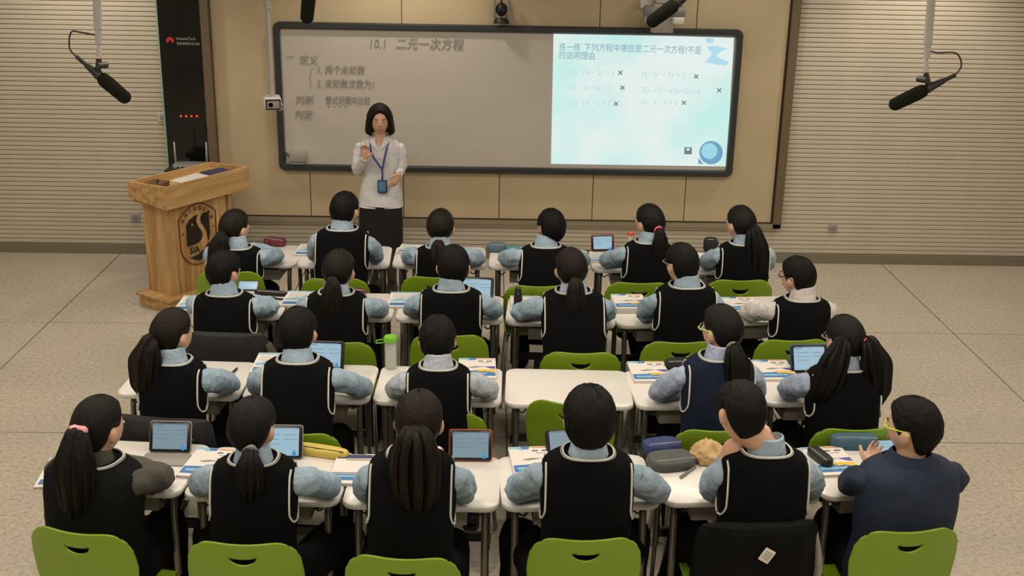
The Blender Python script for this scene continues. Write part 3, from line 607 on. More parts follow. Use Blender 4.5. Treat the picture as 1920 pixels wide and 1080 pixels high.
def person(label, hip, sho, z0, zs, head, zt, w_=.16, yaw=0., hyaw=0., pitch=0., roll=0., tyaw=0., arms=None, legs=None, hair='boy', hmat='hair_short', hs=1.0, tails=(), glasses=None, seed=1,
           top='vest', topm='vest_black', shirt='shirt_blue', voxel=.009, base=None, feet='shoe_black', trous=True, hth=.014, ears=True, slr=1.0):
    root = thing('person', label, 'person', base or (hip[0], hip[1], 0))
    O = root.location.copy(); OM = Matrix.Translation(-O)
    L = zs-z0; w = w_
    def TM(x, y, z):
        t = z/L; a = yaw+tyaw*t; cx_ = hip[0]+(sho[0]-hip[0])*t; cy_ = hip[1]+(sho[1]-hip[1])*(t if t < 1 else 1+(t-1)*.6) - .02*math.sin(max(0, min(1, t))*PI)*math.cos(yaw)
        return Vector((cx_+x*math.cos(a)-y*math.sin(a), cy_+x*math.sin(a)+y*math.cos(a), z0+z))
    def tring(t, off, n=28, wm=1.0, amp=0, ex=2.6):
        a_, b_ = tprof(t); A = a_*w*wm+off; B = b_*(w/.16)**.5+off; out = []
        for k in range(n):
            th = 2*PI*k/n; co, si = math.cos(th), math.sin(th)
            x = A*math.copysign(abs(co)**(2/ex), co); y = B*math.copysign(abs(si)**(2/ex), si)
            q_ = 1+amp*noise.noise(Vector((co*2, si*2, t*5+seed*9)))
            out.append(TM(x*q_, y*q_, t*L-(.065*max(0, si)**5*max(0, (t-.93)/.1) if top == 'blouse' and off > 0 else 0)))
        return out
    Hc = Vector((head[0], head[1], zt-.122*hs))
    HR = Matrix.Translation(Hc) @ Matrix.Rotation(hyaw+yaw, 4, 'Z') @ Matrix.Rotation(pitch, 4, 'X') @ Matrix.Rotation(roll, 4, 'Y')
    # ---- body (one continuous surface)
    b = MB()
    b.loft([tring(t, -.012, 20) for t in (0, .1, .25, .4, .55, .7, .82, .9, .96, 1.0)], True, X=OM)
    nk = TM(0, .0, L*.9); b.tube([nk, TM(0, .005, L*1.03), Hc+(HR.to_3x3() @ Vector((0, -.012, -.05*hs)))], [.075, .053*hs, .05*hs], 14, 3, X=OM)
    def face(d):
        p = sk(d, s=hs)
        if d.y > .3:
            nx = max(0, 1-abs(d.x)/.16); nz_ = max(0, 1-abs(d.z+.16)/.26)
            p.y += .020*hs*nx*nz_*(1.3-(d.z+.3))
            eo = max(0, 1-math.hypot((abs(d.x)-.36)/.22, (d.z-.06)/.14)); p.y -= .008*hs*eo
            p.y += .006*hs*max(0, 1-math.hypot(d.x/.3, (d.z+.52)/.12)); p.y += .008*hs*max(0, 1-math.hypot(d.x/.3, (d.z+.85)/.2))
        return p
    b.ball((0, 0, 0), 1, 32, 22, fn=face, X=OM @ HR)
    if ears:
        for s_ in (-1, 1):
            b.ball((s_*.077*hs, -.004, -.012*hs), (.011*hs, .020*hs, .031*hs), 10, 8, X=OM @ HR)
            b.ball((s_*.085*hs, -.010, -.006*hs), (.008*hs, .017*hs, .024*hs), 10, 8, X=OM @ HR)
    for s_ in (-1, 1):
        a = arms[s_]
        S = TM(s_*.88*w, .005, L*.865); E_, W_ = Vector(a['e']), Vector(a['w'])
        b.tube([S, (S+E_)/2, E_, (E_+W_)/2, W_], [.034, .032, .026, .023, .018], 12, 3, X=OM)
        hb = MB(); hand_parts(hb, W_, a.get('d', (W_-E_)), a.get('n', (0, 0, 1)), a.get('side', -s_), a.get('curl', .35), a.get('s', .92)); b.add(hb.v, hb.f, 0, OM)
    for s_ in (-1, 1):
        lg_ = legs[s_]; h_ = TM(s_*.09, 0, .02)
        l0, l1 = Vector(lg_[0]), Vector(lg_[1]); b.tube([h_, h_.lerp(l0, .5), l0, l0.lerp(l1, .5), l1], [.065, .058, .046, .040, .030], 12, 3, X=OM)
        ft = Vector(lg_[-1]); b.tube([ft+Vector((0, 0, -.01)), ft+Vector((0, .06*math.cos(yaw), -.04))], [.022, .016], 10, X=OM)
    body = b.build('body', 'skin', root, recalc=True)
    rm = body.modifiers.new('r', 'REMESH'); rm.mode = 'VOXEL'; rm.voxel_size = voxel; rm.use_smooth_shade = True
    sm = body.modifiers.new('s', 'SMOOTH'); sm.factor = .5; sm.iterations = 2
    REMESH.append(body)
    # ---- upper garment
    if top in ('vest', 'coat', 'blazer', 'blouse'):
        off = {'vest': .012, 'coat': .02, 'blazer': .02, 'blouse': .006}[top]
        q = MB(); ts = [-.04, 0, .08, .16, .25, .34, .43, .52, .61, .7, .78, .84, .89, .93, .96, .985, 1.005, 1.025, 1.045]
        rings = [tring(t, off+(.004 if t < 0 else 0), 40, 1, .035 if top != 'vest' else .022) for t in ts]
        inner = tring(1.03, off-.012, 40); rings.append(inner)
        q.loft(rings, True, X=OM); gar = q.build({'vest': 'vest', 'coat': 'coat', 'blazer': 'blazer', 'blouse': 'blouse'}[top], topm, root)
        if top in ('vest', 'coat'):
            pq = MB(); nr = tring(1.042, off+.003, 40); nr.append(nr[0]); nr2 = tring(1.036, off+.003, 40); nr2.append(nr2[0])
            pq.tube(nr, .0038, 6, 1, rnd=False, smooth=False, X=OM); pq.tube(nr2, .0013, 6, 1, rnd=False, smooth=False, X=OM)
            if top == 'vest':
                for s_ in (-1, 1):
                    for dx, rr_ in ((0, .0040),):
                        for fb in (-1, 1):
                            line = []
                            for k in range(19):
                                t = .60+k/18*.385; a_, b_ = tprof(t); A = a_*w+off+.003; B = b_*(w/.16)**.5+off+.003
                                kk = max(0, (.70-t)/.10); xa = min(.955*w+.004+dx*.6, A*.975); xa += (A*.9999-xa)*min(1, kk**1.4)
                                y = B*(max(0, 1-(xa/A)**2.6))**(1/2.6); line.append(TM(s_*xa, fb*y, t*L))
                            pq.tube(line, rr_, 6, 1, rnd=False, smooth=False, X=OM)
            pq.build('piping', 'piping_white', gar)
        if top == 'blouse':
            for s_ in (-1, 1):
                cq = MB(); pts = [TM(0, -.060, L*1.06), TM(s_*.045, -.035, L*1.055), TM(s_*.062, .02, L*1.03), TM(s_*.052, .070, L*.985), TM(s_*.028, .098, L*.92), TM(s_*.010, .105, L*.86)]
                cq.tube(pts, [.020, .022, .025, .022, .014, .004], 10, 4, flat=.28, up=(0, 0, 1), X=OM); cq.build('collar', shirt, root)
        if top == 'vest' or top == 'coat':
            cq = MB(); n = 32; rs = []
            for (rx, ry, zz, yy) in ((.052, .050, .135, 0), (.060, .058, .13, 0), (.074, .066, .065, -.002), (.079, .068, .05, -.002), (.078, .06, .04, 0), (.050, .045, .09, 0)):
                c0 = TM(0, yy-.004, L*.93+zz*.9); rs.append([c0+Vector((rx*math.cos(2*PI*k/n)*1.0*(w/.16)**.5, ry*math.sin(2*PI*k/n), -.02*max(0, math.sin(2*PI*k/n)*math.cos(yaw))**3)) for k in range(n)])
            rs.append(rs[0]); cq.loft(rs, False, X=OM); cq.build('collar', shirt, root)
        if top == 'blazer':
            cq = MB(); n = 32; rs = []
            for (rx, ry, zz) in ((.070, .070, .10), (.080, .082, .09), (.105, .09, .055), (.10, .08, .05)):
                c0 = TM(0, -.004, L*.93+zz*.9); rs.append([c0+Vector((rx*math.cos(2*PI*k/n), ry*math.sin(2*PI*k/n), 0)) for k in range(n)])
            cq.loft(rs, False, X=OM); cq.build('collar', topm, root)
    # ---- sleeves
    for s_ in (-1, 1):
        a = arms[s_]; S = TM(s_*.95*w, .0, L*.875); E_, W_ = Vector(a['e']), Vector(a['w']); k_ = slr*(1.05 if top in ('coat', 'blazer') else 1); so = s_*math.cos(yaw)
        dn = (W_-E_).normalized()
        cf = W_-dn*.012
        q = MB(); q.tube([S, S.lerp(E_, .40)+Vector((so*.012, 0, .004)), S.lerp(E_, .74)+Vector((so*.012, 0, .0)), E_, E_.lerp(W_, .45), cf], [.050*k_, .053*k_, .053*k_, .044*k_, .039*k_, .028*k_], 26, 9, fn=folds(seed+s_*.3, .15), X=OM)
        q.tube([cf-dn*.02, cf+dn*.012], [.030*k_, .030*k_], 16, rnd=False, smooth=False, X=OM)
        q.build('sleeve', shirt if top != 'blazer' else topm, root)
    # ---- trousers and shoes
    if trous:
        q = MB()
        for s_ in (-1, 1):
            lg_ = [Vector(p) for p in legs[s_]]; h_ = TM(s_*.085, 0, .0); h_.z += .005
            q.tube([h_, h_.lerp(lg_[0], .5), lg_[0], lg_[0].lerp(lg_[1], .5), lg_[1]+Vector((0, 0, .005))], [.098, .088, .070, .062, .058], 16, 4, fn=folds(seed+5+s_, .06), X=OM)
        q.loft([tring(t, .004, 24, 1.02) for t in (-.13, -.05, .05, .2)], True, X=OM)
        q.build('trousers', 'trousers', root)
    for s_ in (-1, 1):
        ft = Vector(legs[s_][-1]); fy = math.cos(yaw); fx = -math.sin(yaw)
        q = MB(); f0 = Vector((ft.x, ft.y, .048)); dv = Vector((fx, fy, 0))
        q.tube([f0-dv*.055, f0, f0+dv*.07+Vector((0, 0, -.006)), f0+dv*.15+Vector((0, 0, -.012))], [.036, .042, .042, .030], 12, 3, flat=.85, X=OM); sh_ = q.build('shoe', feet, root)
        q = MB(); q.slab(.082, .27, .016, .035, .004, (0, 0, 0), X=OM @ Matrix.Translation((ft.x+fx*.05, ft.y+fy*.05, 0)) @ Matrix.Rotation(yaw, 4, 'Z')); q.build('sole', 'sole_white' if feet != 'shoe_black' else 'rubber', sh_)
    # ---- hair
    q = MB(); na, ne = 72, 26; rings = []
    def lim(az):       # azimuth 0 = forward
        a = abs(math.degrees(az))
        if hair == 'bob': tb = ((0, 42), (30, 34), (50, 4), (62, -62), (180, -62))
        elif hair == 'boy': tb = ((0, 34), (40, 30), (62, 12), (84, -6), (100, 6), (118, -34), (140, -56), (180, -59))
        else: tb = ((0, 36), (45, 30), (68, 8), (92, 8), (112, -22), (140, -50), (180, -54))
        for i in range(len(tb)-1):
            if a <= tb[i+1][0]: k = (a-tb[i][0])/(tb[i+1][0]-tb[i][0]); return math.radians(tb[i][1]*(1-k)+tb[i+1][1]*k)
        return 0
    for i in range(ne+1):
        rg = []
        for j in range(na):
            az = 2*PI*j/na; az = az if az <= PI else az-2*PI; e0_ = lim(az); t = i/ne; el = e0_+(PI/2-e0_)*min(t, .995)
            d = Vector((math.cos(el)*math.sin(az), math.cos(el)*math.cos(az), math.sin(el)))
            th = hth*min(1, .12+t*(5.5 if hair == 'boy' else 4)) if hair != 'bob' else .031*min(1, .3+t*8)
            if hair == 'bob' and el < 0:
                p = Vector((math.sin(az)*(.074+th+.004), math.cos(az)*(.088+th), math.sin(el)*.126))
                g = min(1, -el); p.x *= 1+.10*g-.35*max(0, g-.7); p.y *= 1-.05*g
                p = p*hs
            else:
                if hair == 'boy': d2 = Vector([math.copysign(abs(v_)**.88, v_) for v_ in d]); p = sk(d2*(.5+.5/d2.length), th, th, th*.95, hs)
                else: p = sk(d, th, th, th*.95, hs)
            if hair == 'boy':
                v = noise.noise(d*11+Vector((seed, 0, 0)))*.0035+noise.noise(d*26+Vector((0, seed, 0)))*.0016+noise.noise(Vector((az*9, d.z*3, seed)))*.003
            else:
                v = noise.noise(Vector((az*7+seed*3, d.z*1.2, seed)))*.0028+noise.noise(Vector((az*18, d.z*2, seed)))*.0013
            p += d*v*min(1, t*5)*hs; rg.append(p)
        rings.append(rg)
    # close underneath with an inner ring on the skull
    ins = []
    for j in range(na):
        az = 2*PI*j/na; az = az if az <= PI else az-2*PI; e0_ = lim(az)+.03; d = Vector((math.cos(e0_)*math.sin(az), math.cos(e0_)*math.cos(az), math.sin(e0_)))
        ins.append(sk(d, -.006, -.006, -.006, hs) if hair != 'bob' else Vector((rings[0][j].x*.8, rings[0][j].y*.8, rings[0][j].z+.004)))
    q.loft([ins]+rings, hair != 'bob', X=OM @ HR); hr = q.build('hair', hmat, root)
    for T in tails:
        base_ = Vector(T['b'])*hs; pts = [base_]+[Vector(p) for p in T['p']]; rad = T['r']
        def strand(th, l, TT, sd=seed): return 1+.10*math.sin(th*7+l*6+sd)+.06*math.sin(th*13+l*11)+.12*noise.noise(Vector((math.cos(th)*2, math.sin(th)*2, l*7+sd)))
        HY = OM @ Matrix.Translation(Hc) @ Matrix.Rotation(T.get('yaw', hyaw*.6)+yaw, 4, 'Z')
        q = MB(); q.tube(pts, rad, 30, 6, flat=T.get('flat', .7), up=(0, 1, 0), fn=strand, X=HY); 
        rnd_ = random.Random(seed*11)
        for k in range(9):      # loose strands along the tail
            a = k/9*2*PI; mx_ = max(rad); sp = [pts[0]]
            for i in range(1, len(pts)): sp.append(pts[i]+Vector((math.cos(a)*rad[i]*.82, math.sin(a)*rad[i]*.55, -.01*rnd_.random()*i)))
            q.tube(sp, [.006]+[.010*mx_/.045]*(len(pts)-2)+[.002], 7, 5, X=HY)
        tl = q.build('ponytail', hmat, root)
        if T.get('tie'):
            tm, trd, tth = T['tie']; tp = pts[0].lerp(pts[1], .45); dv = (pts[1]-pts[0]).normalized(); a1 = dv.cross(Vector((0, 0, 1))); a1 = a1.normalized() if a1.length > .01 else Vector((1, 0, 0)); a2 = dv.cross(a1)
            q = MB(); q.tube([tp+(a1*math.cos(x)+a2*math.sin(x))*trd for x in [2*PI*k/16 for k in range(17)]], tth, 8, 1, rnd=False, smooth=False, fn=(lambda th, l, TT: 1+.25*math.sin(l*160)) if tth > .008 else None, X=HY); q.build('hair_tie', tm, root)
    if glasses:
        q = MB(); gz_ = .008*hs
        for s_ in (-1, 1):
            q.tube([(s_*.032*hs+.024*hs*math.cos(a), .093*hs-abs(s_*.032+.024*math.cos(a))*.25, gz_+.018*hs*math.sin(a)) for a in [2*PI*k/14 for k in range(15)]], .0018, 6, 1, rnd=False, smooth=False, X=OM @ HR)
            q.tube([(s_*.058*hs, .083*hs, gz_+.006), (s_*.079*hs, .06*hs, gz_+.006), (s_*.084*hs, 0, gz_+.006), (s_*.086*hs, -.022*hs, gz_-.004)], .0028, 6, 2, X=OM @ HR)
        q.tube([(-.009, .093*hs, gz_), (0, .097*hs, gz_+.004), (.009, .093*hs, gz_)], .0018, 6, 1, X=OM @ HR)
        q.build('glasses', glasses, root)
    # ---- face
    fm = OM @ HR
    for s_ in (-1, 1):
        MB().ball((s_*.030*hs, .0780*hs, .006*hs), (.014*hs, .006*hs, .0065*hs), 12, 8, X=fm).build('eye', 'eye_white', root)
        MB().ball((s_*.030*hs, .0825*hs, .006*hs), (.0065*hs, .003*hs, .0065*hs), 10, 6, X=fm).build('iris', 'iris', root)
        MB().tube([(s_*.016*hs, .0845*hs, .023*hs), (s_*.030*hs, .0840*hs, .028*hs), (s_*.046*hs, .0755*hs, .024*hs)], [.002, .0028, .0016], 6, 3, X=fm).build('eyebrow', 'brow', root)
    MB().tube([(-.021*hs, .0795*hs, -.055*hs), (0, .0885*hs, -.053*hs), (.021*hs, .0795*hs, -.055*hs)], [.002, .0055, .002], 8, 4, flat=.9, X=fm).build('mouth', 'lip', root)
    return root, TM, HR, L
# table of pupils: head top px, shoulder-centre px(u), hip px(u at z .5), half width, head yaw deg, elbows outer px (L, R)
def pt(r, w0=(.030, .040, .044, .036, .010)): return [x*r for x in w0]
def tail(dx=0, Ln=.25, fat=1., b=(0, -.098, .0), tie=('grey_tie', .020, .005), flat=.7, yaw=None, back=0):
    d = dict(b=b, p=[(b[0]+dx*.15, b[1]-.040, b[2]-.012), (b[0]+dx*.5, b[1]-.052-back, b[2]-.30*Ln), (b[0]+dx*.8, b[1]-.050-back, b[2]-.65*Ln), (b[0]+dx, b[1]-.040-back, b[2]-Ln)], r=[.018]+[x*fat for x in (.024, .040, .036, .010)], tie=tie, flat=flat)
    if yaw is not None: d['yaw'] = yaw
    return d
S = {
 (0, 0): dict(h=(438, 388), s=446, w=.150, hy=-38, el=(388, 524), hair='girl', tails=[tail(-.05, .28, 1.6, (0, -.092, -.01), flat=.7, tie=None)], hm='hair_brown'),
 (0, 1): dict(h=(645, 354), s=643, w=.155, hy=-18, el=(592, 714)),
 (0, 2): dict(h=(826, 387), s=825, w=.140, hy=-6, el=(752, 908), hair='girl', tails=[tail(0, .30, 1.5, (0, -.088, -.06), tie=('grey_tie', .022, .008))], hm='hair_brown'),
 (0, 3): dict(h=(1035, 386), s=1022, w=.150, hy=18, el=(935, 1108), glasses='black_plastic'),
 (0, 4): dict(h=(1220, 378), s=1214, w=.140, hy=38, el=(1127, 1262), hair='girl', tails=[tail(.0, .28, 1.2, (0, -.094, -.01), tie=('pink', .022, .008))], feet='shoe_red', foot={-1: (1200, 670)}),
 (0, 5): dict(h=(1392, 381), s=1392, w=.150, hy=32, el=(1318, 1446), hair='girl', tails=[tail(.05, .38, 1.8, (.01, -.094, .0), tie=None)], hm='hair'),
 (1, 0): dict(h=(417, 465), s=423, w=.155, hy=-30, el=(372, 516)),
 (1, 1): dict(h=(634, 464), s=632, w=.155, hy=-12, el=(570, 724), hair='girl', tails=[tail(-.01, .38, 1.45, (-.0, -.096, -.01), tie=('black_plastic', .02, .006))], hm='hair_brown'),
 (1, 2): dict(h=(850, 455), s=846, w=.160, hy=0, el=(757, 942), hs=1.03, feet='shoe_orange', foot={1: (905, 795)}),
 (1, 3): dict(h=(1072, 461), s=1074, w=.160, hy=10, el=(960, 1147), hair='girl', tails=[tail(.0, .38, 1.4, (.005, -.096, -.02), tie=('black_plastic', .02, .006))], hm='hair_brown'),
 (1, 4): dict(h=(1281, 451), s=1285, w=.155, hy=28, el=(1200, 1350), glasses='grey_plastic', foot={-1: (1222, 812)}),
 (1, 5): dict(h=(1500, 476), s=1500, w=.150, hy=42, el=(1396, 1565), glasses='black_plastic', shirt='shirt_white'),
 (2, 0): dict(h=(319, 575), s=325, w=.135, hy=-38, el=(255, 440), hair='girl', tails=[tail(-.04, .30, 1.65, (-.02, -.094, .01), tie=None, flat=.85)], hm='hair_brown'),
 (2, 1): dict(h=(555, 572), s=559, w=.150, hy=-6, el=(462, 693)),
 (2, 2): dict(h=(820, 588), s=822, w=.135, hy=0, el=(725, 934), shirt='shirt_pale', glasses='black_plastic', hs=.96),
 (2, 4): dict(h=(1357, 568), s=1348, w=.150, hy=40, el=(1224, 1436), hair='girl', tails=[tail(.03, .27, 1.35, (.02, -.094, -.03), tie=('grey_tie', .022, .008), yaw=.1)], top='vest_navy', feet='shoe_red', foot={-1: (1262, 985)}, glasses='green_glasses', shirt='shirt_violet'),
 (2, 5): dict(h=(1590, 588), s=1580, w=.155, hy=22, el=(1471, 1635), hair='girl', shirt='shirt_violet', glasses='grey_plastic',
      tails=[tail(-.085, .31, 1.75, (-.058, -.072, .035), tie=('pink', .019, .009), yaw=.15), tail(.08, .31, 1.6, (.062, -.070, .03), tie=('pink', .019, .009), yaw=.15)]),
 (3, 0): dict(h=(178, 741), s=176, w=.164, hy=-32, el=(95, 308), hair='girl', tails=[tail(-.02, .38, 1.7, (-.035, -.092, .035), tie=('pink_soft', .024, .014), yaw=0, back=.01)], topk='coat', top='coat_black', shirt='sleeve_grey', hs=1.03, ty=-18),
 (3, 1): dict(h=(470, 743), s=476, w=.148, hy=-20, el=(352, 631), hair='girl', tails=[tail(-.01, .19, 1.2, (-.0, -.092, -.035), tie=('grey_tie', .020, .009), yaw=.1)], hm='hair'),
 (3, 2): dict(h=(785, 731), s=773, w=.150, hy=-3, el=(671, 887), hair='girl', tails=[tail(.0, .36, 2.2, (0, -.092, .03), tie=None, flat=.42)], hm='hair_brown', hs=1.02),
 (3, 3): dict(h=(1108, 724), s=1103, w=.160, hy=0, el=(950, 1257), hs=1.06, hth=.022),
 (3, 4): dict(h=(1395, 713), s=1437, w=.155, hy=20, el=(1310, 1549), special='rest', hs=1.02, foot={-1: (1242, 1052)}),
 (3, 5): dict(h=(1722, 742), s=1706, w=.172, hy=48, el=(1580, 1812), special='blazer', glasses='highlighter', hs=1.06),
}
PLAB = {
 (0, 0): 'seated pupil with low brown ponytail beside the lectern, looking right', (0, 1): 'seated short-haired pupil in black vest directly below the teacher', (0, 2): 'seated pupil with low dark ponytail just right of the teacher',
 (0, 3): 'short-haired pupil in black vest under the middle of the whiteboard', (0, 4): 'front-row pupil with pink hair tie, ponytail and red shoes', (0, 5): 'front-row pupil with very long ponytail at the right end',
 (1, 0): 'short-haired pupil looking right at the left end of the second row', (1, 1): 'second-row pupil with long brown ponytail below the teacher', (1, 2): 'short-haired pupil in the middle of the second row beside a lit tablet',
 (1, 3): 'second-row pupil with long ponytail beside a black pencil case', (1, 4): 'short-haired second-row pupil in thin glasses, right of the thick textbook', (1, 5): 'pupil in white shirt, black vest and glasses at right of second row',
 (2, 0): 'third-row pupil with brown ponytail at the left end', (2, 1): 'short-haired third-row pupil left of the water bottle', (2, 2): 'short-haired third-row pupil in pale shirt right of the water bottle',
 (2, 4): 'pupil in navy vest with ponytail and light green glasses', (2, 5): 'pupil with two pigtails held by pink ties', (3, 0): 'back-row pupil with pink flower scrunchie and grey sleeves', (3, 1): 'back-row pupil with short ponytail and grey hair tie',
 (3, 2): 'back-row pupil with wide long brown ponytail', (3, 3): 'back-row short-haired pupil with both elbows spread on the desk', (3, 4): 'short-haired pupil resting his face on his left fist', (3, 5): 'pupil in navy blazer and glasses at the right end of the back row'}
for (r, c), d in S.items():
    A, B = on(*ROWB[r][c]), on(*ROWB[r][c+1]); yn = DESK[r, c][1]; seed = r*7+c+1
    hy_ = yn-(.10 if r < 3 else .13); H_ = at(d['h'][0], d['h'][1]+6, hy_-.015); zt = H_.z
    sy_ = yn-.145; zs = zt-(.240 if r < 2 else .246 if r < 3 else .254)*d.get('hs', 1); sx_ = at(d['s'], d['h'][1]+120, sy_).x
    hpx = CHP[r, c][0]*.35+sx_*.65; hpy = min(yn-.18, CHP[r, c][1]+.205)
    E_l, E_r = on(d['el'][0], ROWB[r][c][1]-6, .80), on(d['el'][1], ROWB[r][c+1][1]-6, .80)
    el = Vector((E_l.x+.045, yn+.025, .802)); er = Vector((E_r.x-.045, yn+.025, .802)); el.x = min(el.x, sx_-d['w']-.03); er.x = max(er.x, sx_+d['w']+.03)
    mx = (el.x+er.x)/2
    arms = {-1: dict(e=el, w=Vector((mx-.01, yn+.13, .790)), d=(1, .15, -.05), curl=.25, n=(0, .1, 1), side=1), 1: dict(e=er, w=Vector((mx+.03, yn+.085, .838)), d=(-1, .25, -.05), curl=.3, n=(0, .1, 1), side=-1)}
    kw = dict(hyaw=math.radians(d['hy']), tyaw=math.radians(d.get('ty', d['hy']*.12)))
    top, topm = d.get('topk', 'vest'), d.get('top', 'vest_black'); roll = 0; pitch = -.06; vox = .010
    if d.get('special') == 'rest':
        pitch = -.36; roll = .10; zs = zt-.285; vox = .0065
        fist = at(1380, 838, hy_+.015)
        el = Vector((on(1342, 930, .80).x, yn-.01, .80)); arms[-1] = dict(e=el, w=at(1358, 863, hy_-.01), d=(.48, .10, .88), n=(-.45, -.88, .2), side=1, curl=1.35, s=.98)
        fr = at(1436, 808, hy_+.10); arms[1] = dict(e=Vector((er.x, yn+.03, .80)), w=fr+Vector((.01, .05, -.07)), d=(-.1, -.3, .9), n=(.6, .6, .3), side=1, curl=.8, s=.95)
    if d.get('special') == 'blazer':
        top, topm = 'blazer', 'blazer_navy'; vox = .0065
        hnd = on(1632, 872, .83); arms[-1] = dict(e=Vector((on(1600, 925, .80).x+.02, yn+.0, .80)), w=Vector((hnd.x-.015, hnd.y-.05, .83)), d=(.30, .8, .35), n=(-.5, -.3, -.75), side=1, curl=.45, s=1.0)
        arms[1] = dict(e=er, w=Vector((hnd.x+.12, hnd.y-.02, .82)), d=(-.6, .7, .1), n=(0, 0, 1), side=-1, curl=.4)
        kw['tyaw'] = math.radians(12)
    if (r, c) == (3, 0):
        el = Vector((on(110, 905, .8).x+.04, yn+.05, .80)); arms[-1]['e'] = el; vox = .008
    rn = random.Random(seed)
    kz = .50; sp_k = .11 + rn.random()*.05 + (.11 if (r, c) in ((3, 3), (3, 1)) else 0)
    legs = {}
    for s_ in (-1, 1):
        kx = hpx+s_*sp_k; legs[s_] = [Vector((kx, hpy+.40, kz)), Vector((kx+s_*.02*rn.random(), hpy+.36+.10*rn.random()-.05, .085))]
    for s_, (fu, fv) in d.get('foot', {}).items():
        fp = on(fu, fv, .085); fp.y = min(max(fp.y, hpy+.15), hpy+.62); k0 = legs[s_][0]; k0.x = .55*fp.x+.45*k0.x; legs[s_][1] = fp
    person(PLAB[r, c], (hpx, hpy), (sx_, sy_), .465, zs, (H_.x, hy_), zt, w_=d['w'], pitch=pitch, roll=roll, arms=arms, legs=legs, hair=d.get('hair', 'boy'), hmat=d.get('hm', 'hair' if d.get('hair') else 'hair_short'),
           hs=d.get('hs', 1.0)*.995, tails=d.get('tails', ()), glasses=d.get('glasses'), seed=seed, top=top, topm=topm, shirt=d.get('shirt', 'shirt_blue'), voxel=vox, feet=d.get('feet', 'shoe_black'), hth=d.get('hth', .018 if d.get('hair') else .015), **kw)
# ------------------------------------------------------------------ teacher
YT = 8.9
th = at(712, 196, YT-.02); zt = th.z; tx = at(713, 300, YT).x
hipx = at(714, 400, YT).x; zsT = at(712, 260, YT).z; z0T = .70
lh = at(683, 290, YT-.20); rh = at(745, 335, YT-.17)
arms = {1: dict(e=Vector((at(671, 322, YT-.02).x, YT-.03, at(668, 322, YT-.02).z+.01)), w=Vector((lh.x, YT-.19, lh.z-.03)), d=(.10, -.12, .95), n=(.15, .95, .1), side=-1, curl=.42, s=.95),
        -1: dict(e=Vector((at(750, 318, YT).x, YT+.02, at(750, 318, YT).z-.01)), w=Vector((rh.x+.015, YT-.16, rh.z+.03)), d=(-.35, -.5, -.65), n=(.75, -.5, -.1), side=1, curl=.45, s=.95)}
legs = {1: [Vector((hipx-.075, YT-.01, .38)), Vector((hipx-.06, YT+.01, .075))], -1: [Vector((hipx+.075, YT-.03, .38)), Vector((hipx+.085, YT-.05, .075))]}
TLV_old = TLV
TLV = [(0, 1.05, .105), (.15, 1.02, .105), (.38, .82, .085), (.6, .90, .095), (.78, .98, .098), (.88, .98, .088), (.94, .90, .078), (.985, .72, .066), (1.02, .52, .056), (1.05, .42, .05)]
root, TM, HR, L = person('teacher standing before the whiteboard in white blouse and black skirt, one hand raised', (hipx, YT), (tx, YT), z0T, zsT, (th.x, YT-.035), zt, w_=.158, yaw=PI, hyaw=.12, pitch=-.05,
    arms=arms, legs=legs, hair='bob', hmat='hair_brown', hs=.98, top='blouse', topm='blouse', shirt='blouse', voxel=.0055, trous=False, seed=40, slr=.80, ears=True)
TLV = TLV_old
O = root.location.copy(); OM = Matrix.Translation(-O)
def skr(z, a, b, n=32, amp=0): return [Vector((hipx+a*math.cos(2*PI*k/n), YT+b*math.sin(2*PI*k/n), z))*1 + Vector((0, 0, amp*math.sin(4*PI*k/n))) for k in range(n)]
MB().loft([skr(.80, .135, .10), skr(.74, .150, .11), skr(.66, .168, .118), skr(.55, .172, .12), skr(.42, .172, .118), skr(.33, .168, .116), skr(.335, .155, .10)], True, X=OM).build('skirt', 'skirt_black', root)
MB().loft([skr(.82, .140, .104), skr(.76, .160, .118), skr(.695, .178, .128, amp=.006), skr(.695, .168, .12, amp=.006)], False, X=OM).build('blouse_hem', 'blouse', root)
q = MB()
for s_ in (-1, 1): q.tube([Vector((hipx-s_*.075, YT, .5))]+[Vector(p) for p in legs[s_]], [.075, .056, .036], 14, 4, X=OM)
q.build('stockings', 'stocking', root)
bt = MB()
for k in range(5): p = TM(0, .112 if k else .10, L*(.95-.2*k)); bt.ball(p, (.006, .004, .006), 8, 6, X=OM)
bt.build('buttons', 'eye_white', root)
# lanyard: V over the chest, badge at the waist
bp_ = at(717, 350, YT-.135); q = MB()
n0 = TM(.058, -.02, L*1.03); n1 = TM(-.058, -.02, L*1.03); j = Vector((bp_.x, YT-.118, at(717, 318, YT-.12).z))
q.tube([n0, TM(.066, .06, L*.96), TM(.05, .118, L*.80), j], [.0075]*4, 8, 4, flat=.35, up=(0, 1, 0), X=OM); q.tube([n1, TM(-.066, .06, L*.96), TM(-.05, .118, L*.80), j], [.0075]*4, 8, 4, flat=.35, up=(0, 1, 0), X=OM)
q.tube([n0, TM(.03, -.065, L*1.04), TM(-.03, -.065, L*1.04), n1], .007, 8, 3, X=OM); q.tube([j, Vector((bp_.x, YT-.128, bp_.z+.04))], .0075, 8, X=OM); q.build('lanyard', 'lanyard', root)
bd = MB().slab(.075, .105, .012, .012, .004, X=OM @ Matrix.Translation((bp_.x, YT-.128, bp_.z)) @ Matrix.Rotation(PI/2, 4, 'X')).build('badge', 'badge', root)
MB().slab(.055, .075, .003, .006, .001, (0, 0, .012), X=OM @ Matrix.Translation((bp_.x, YT-.128, bp_.z)) @ Matrix.Rotation(PI/2, 4, 'X')).build('badge_card', 'badge_face', bd)
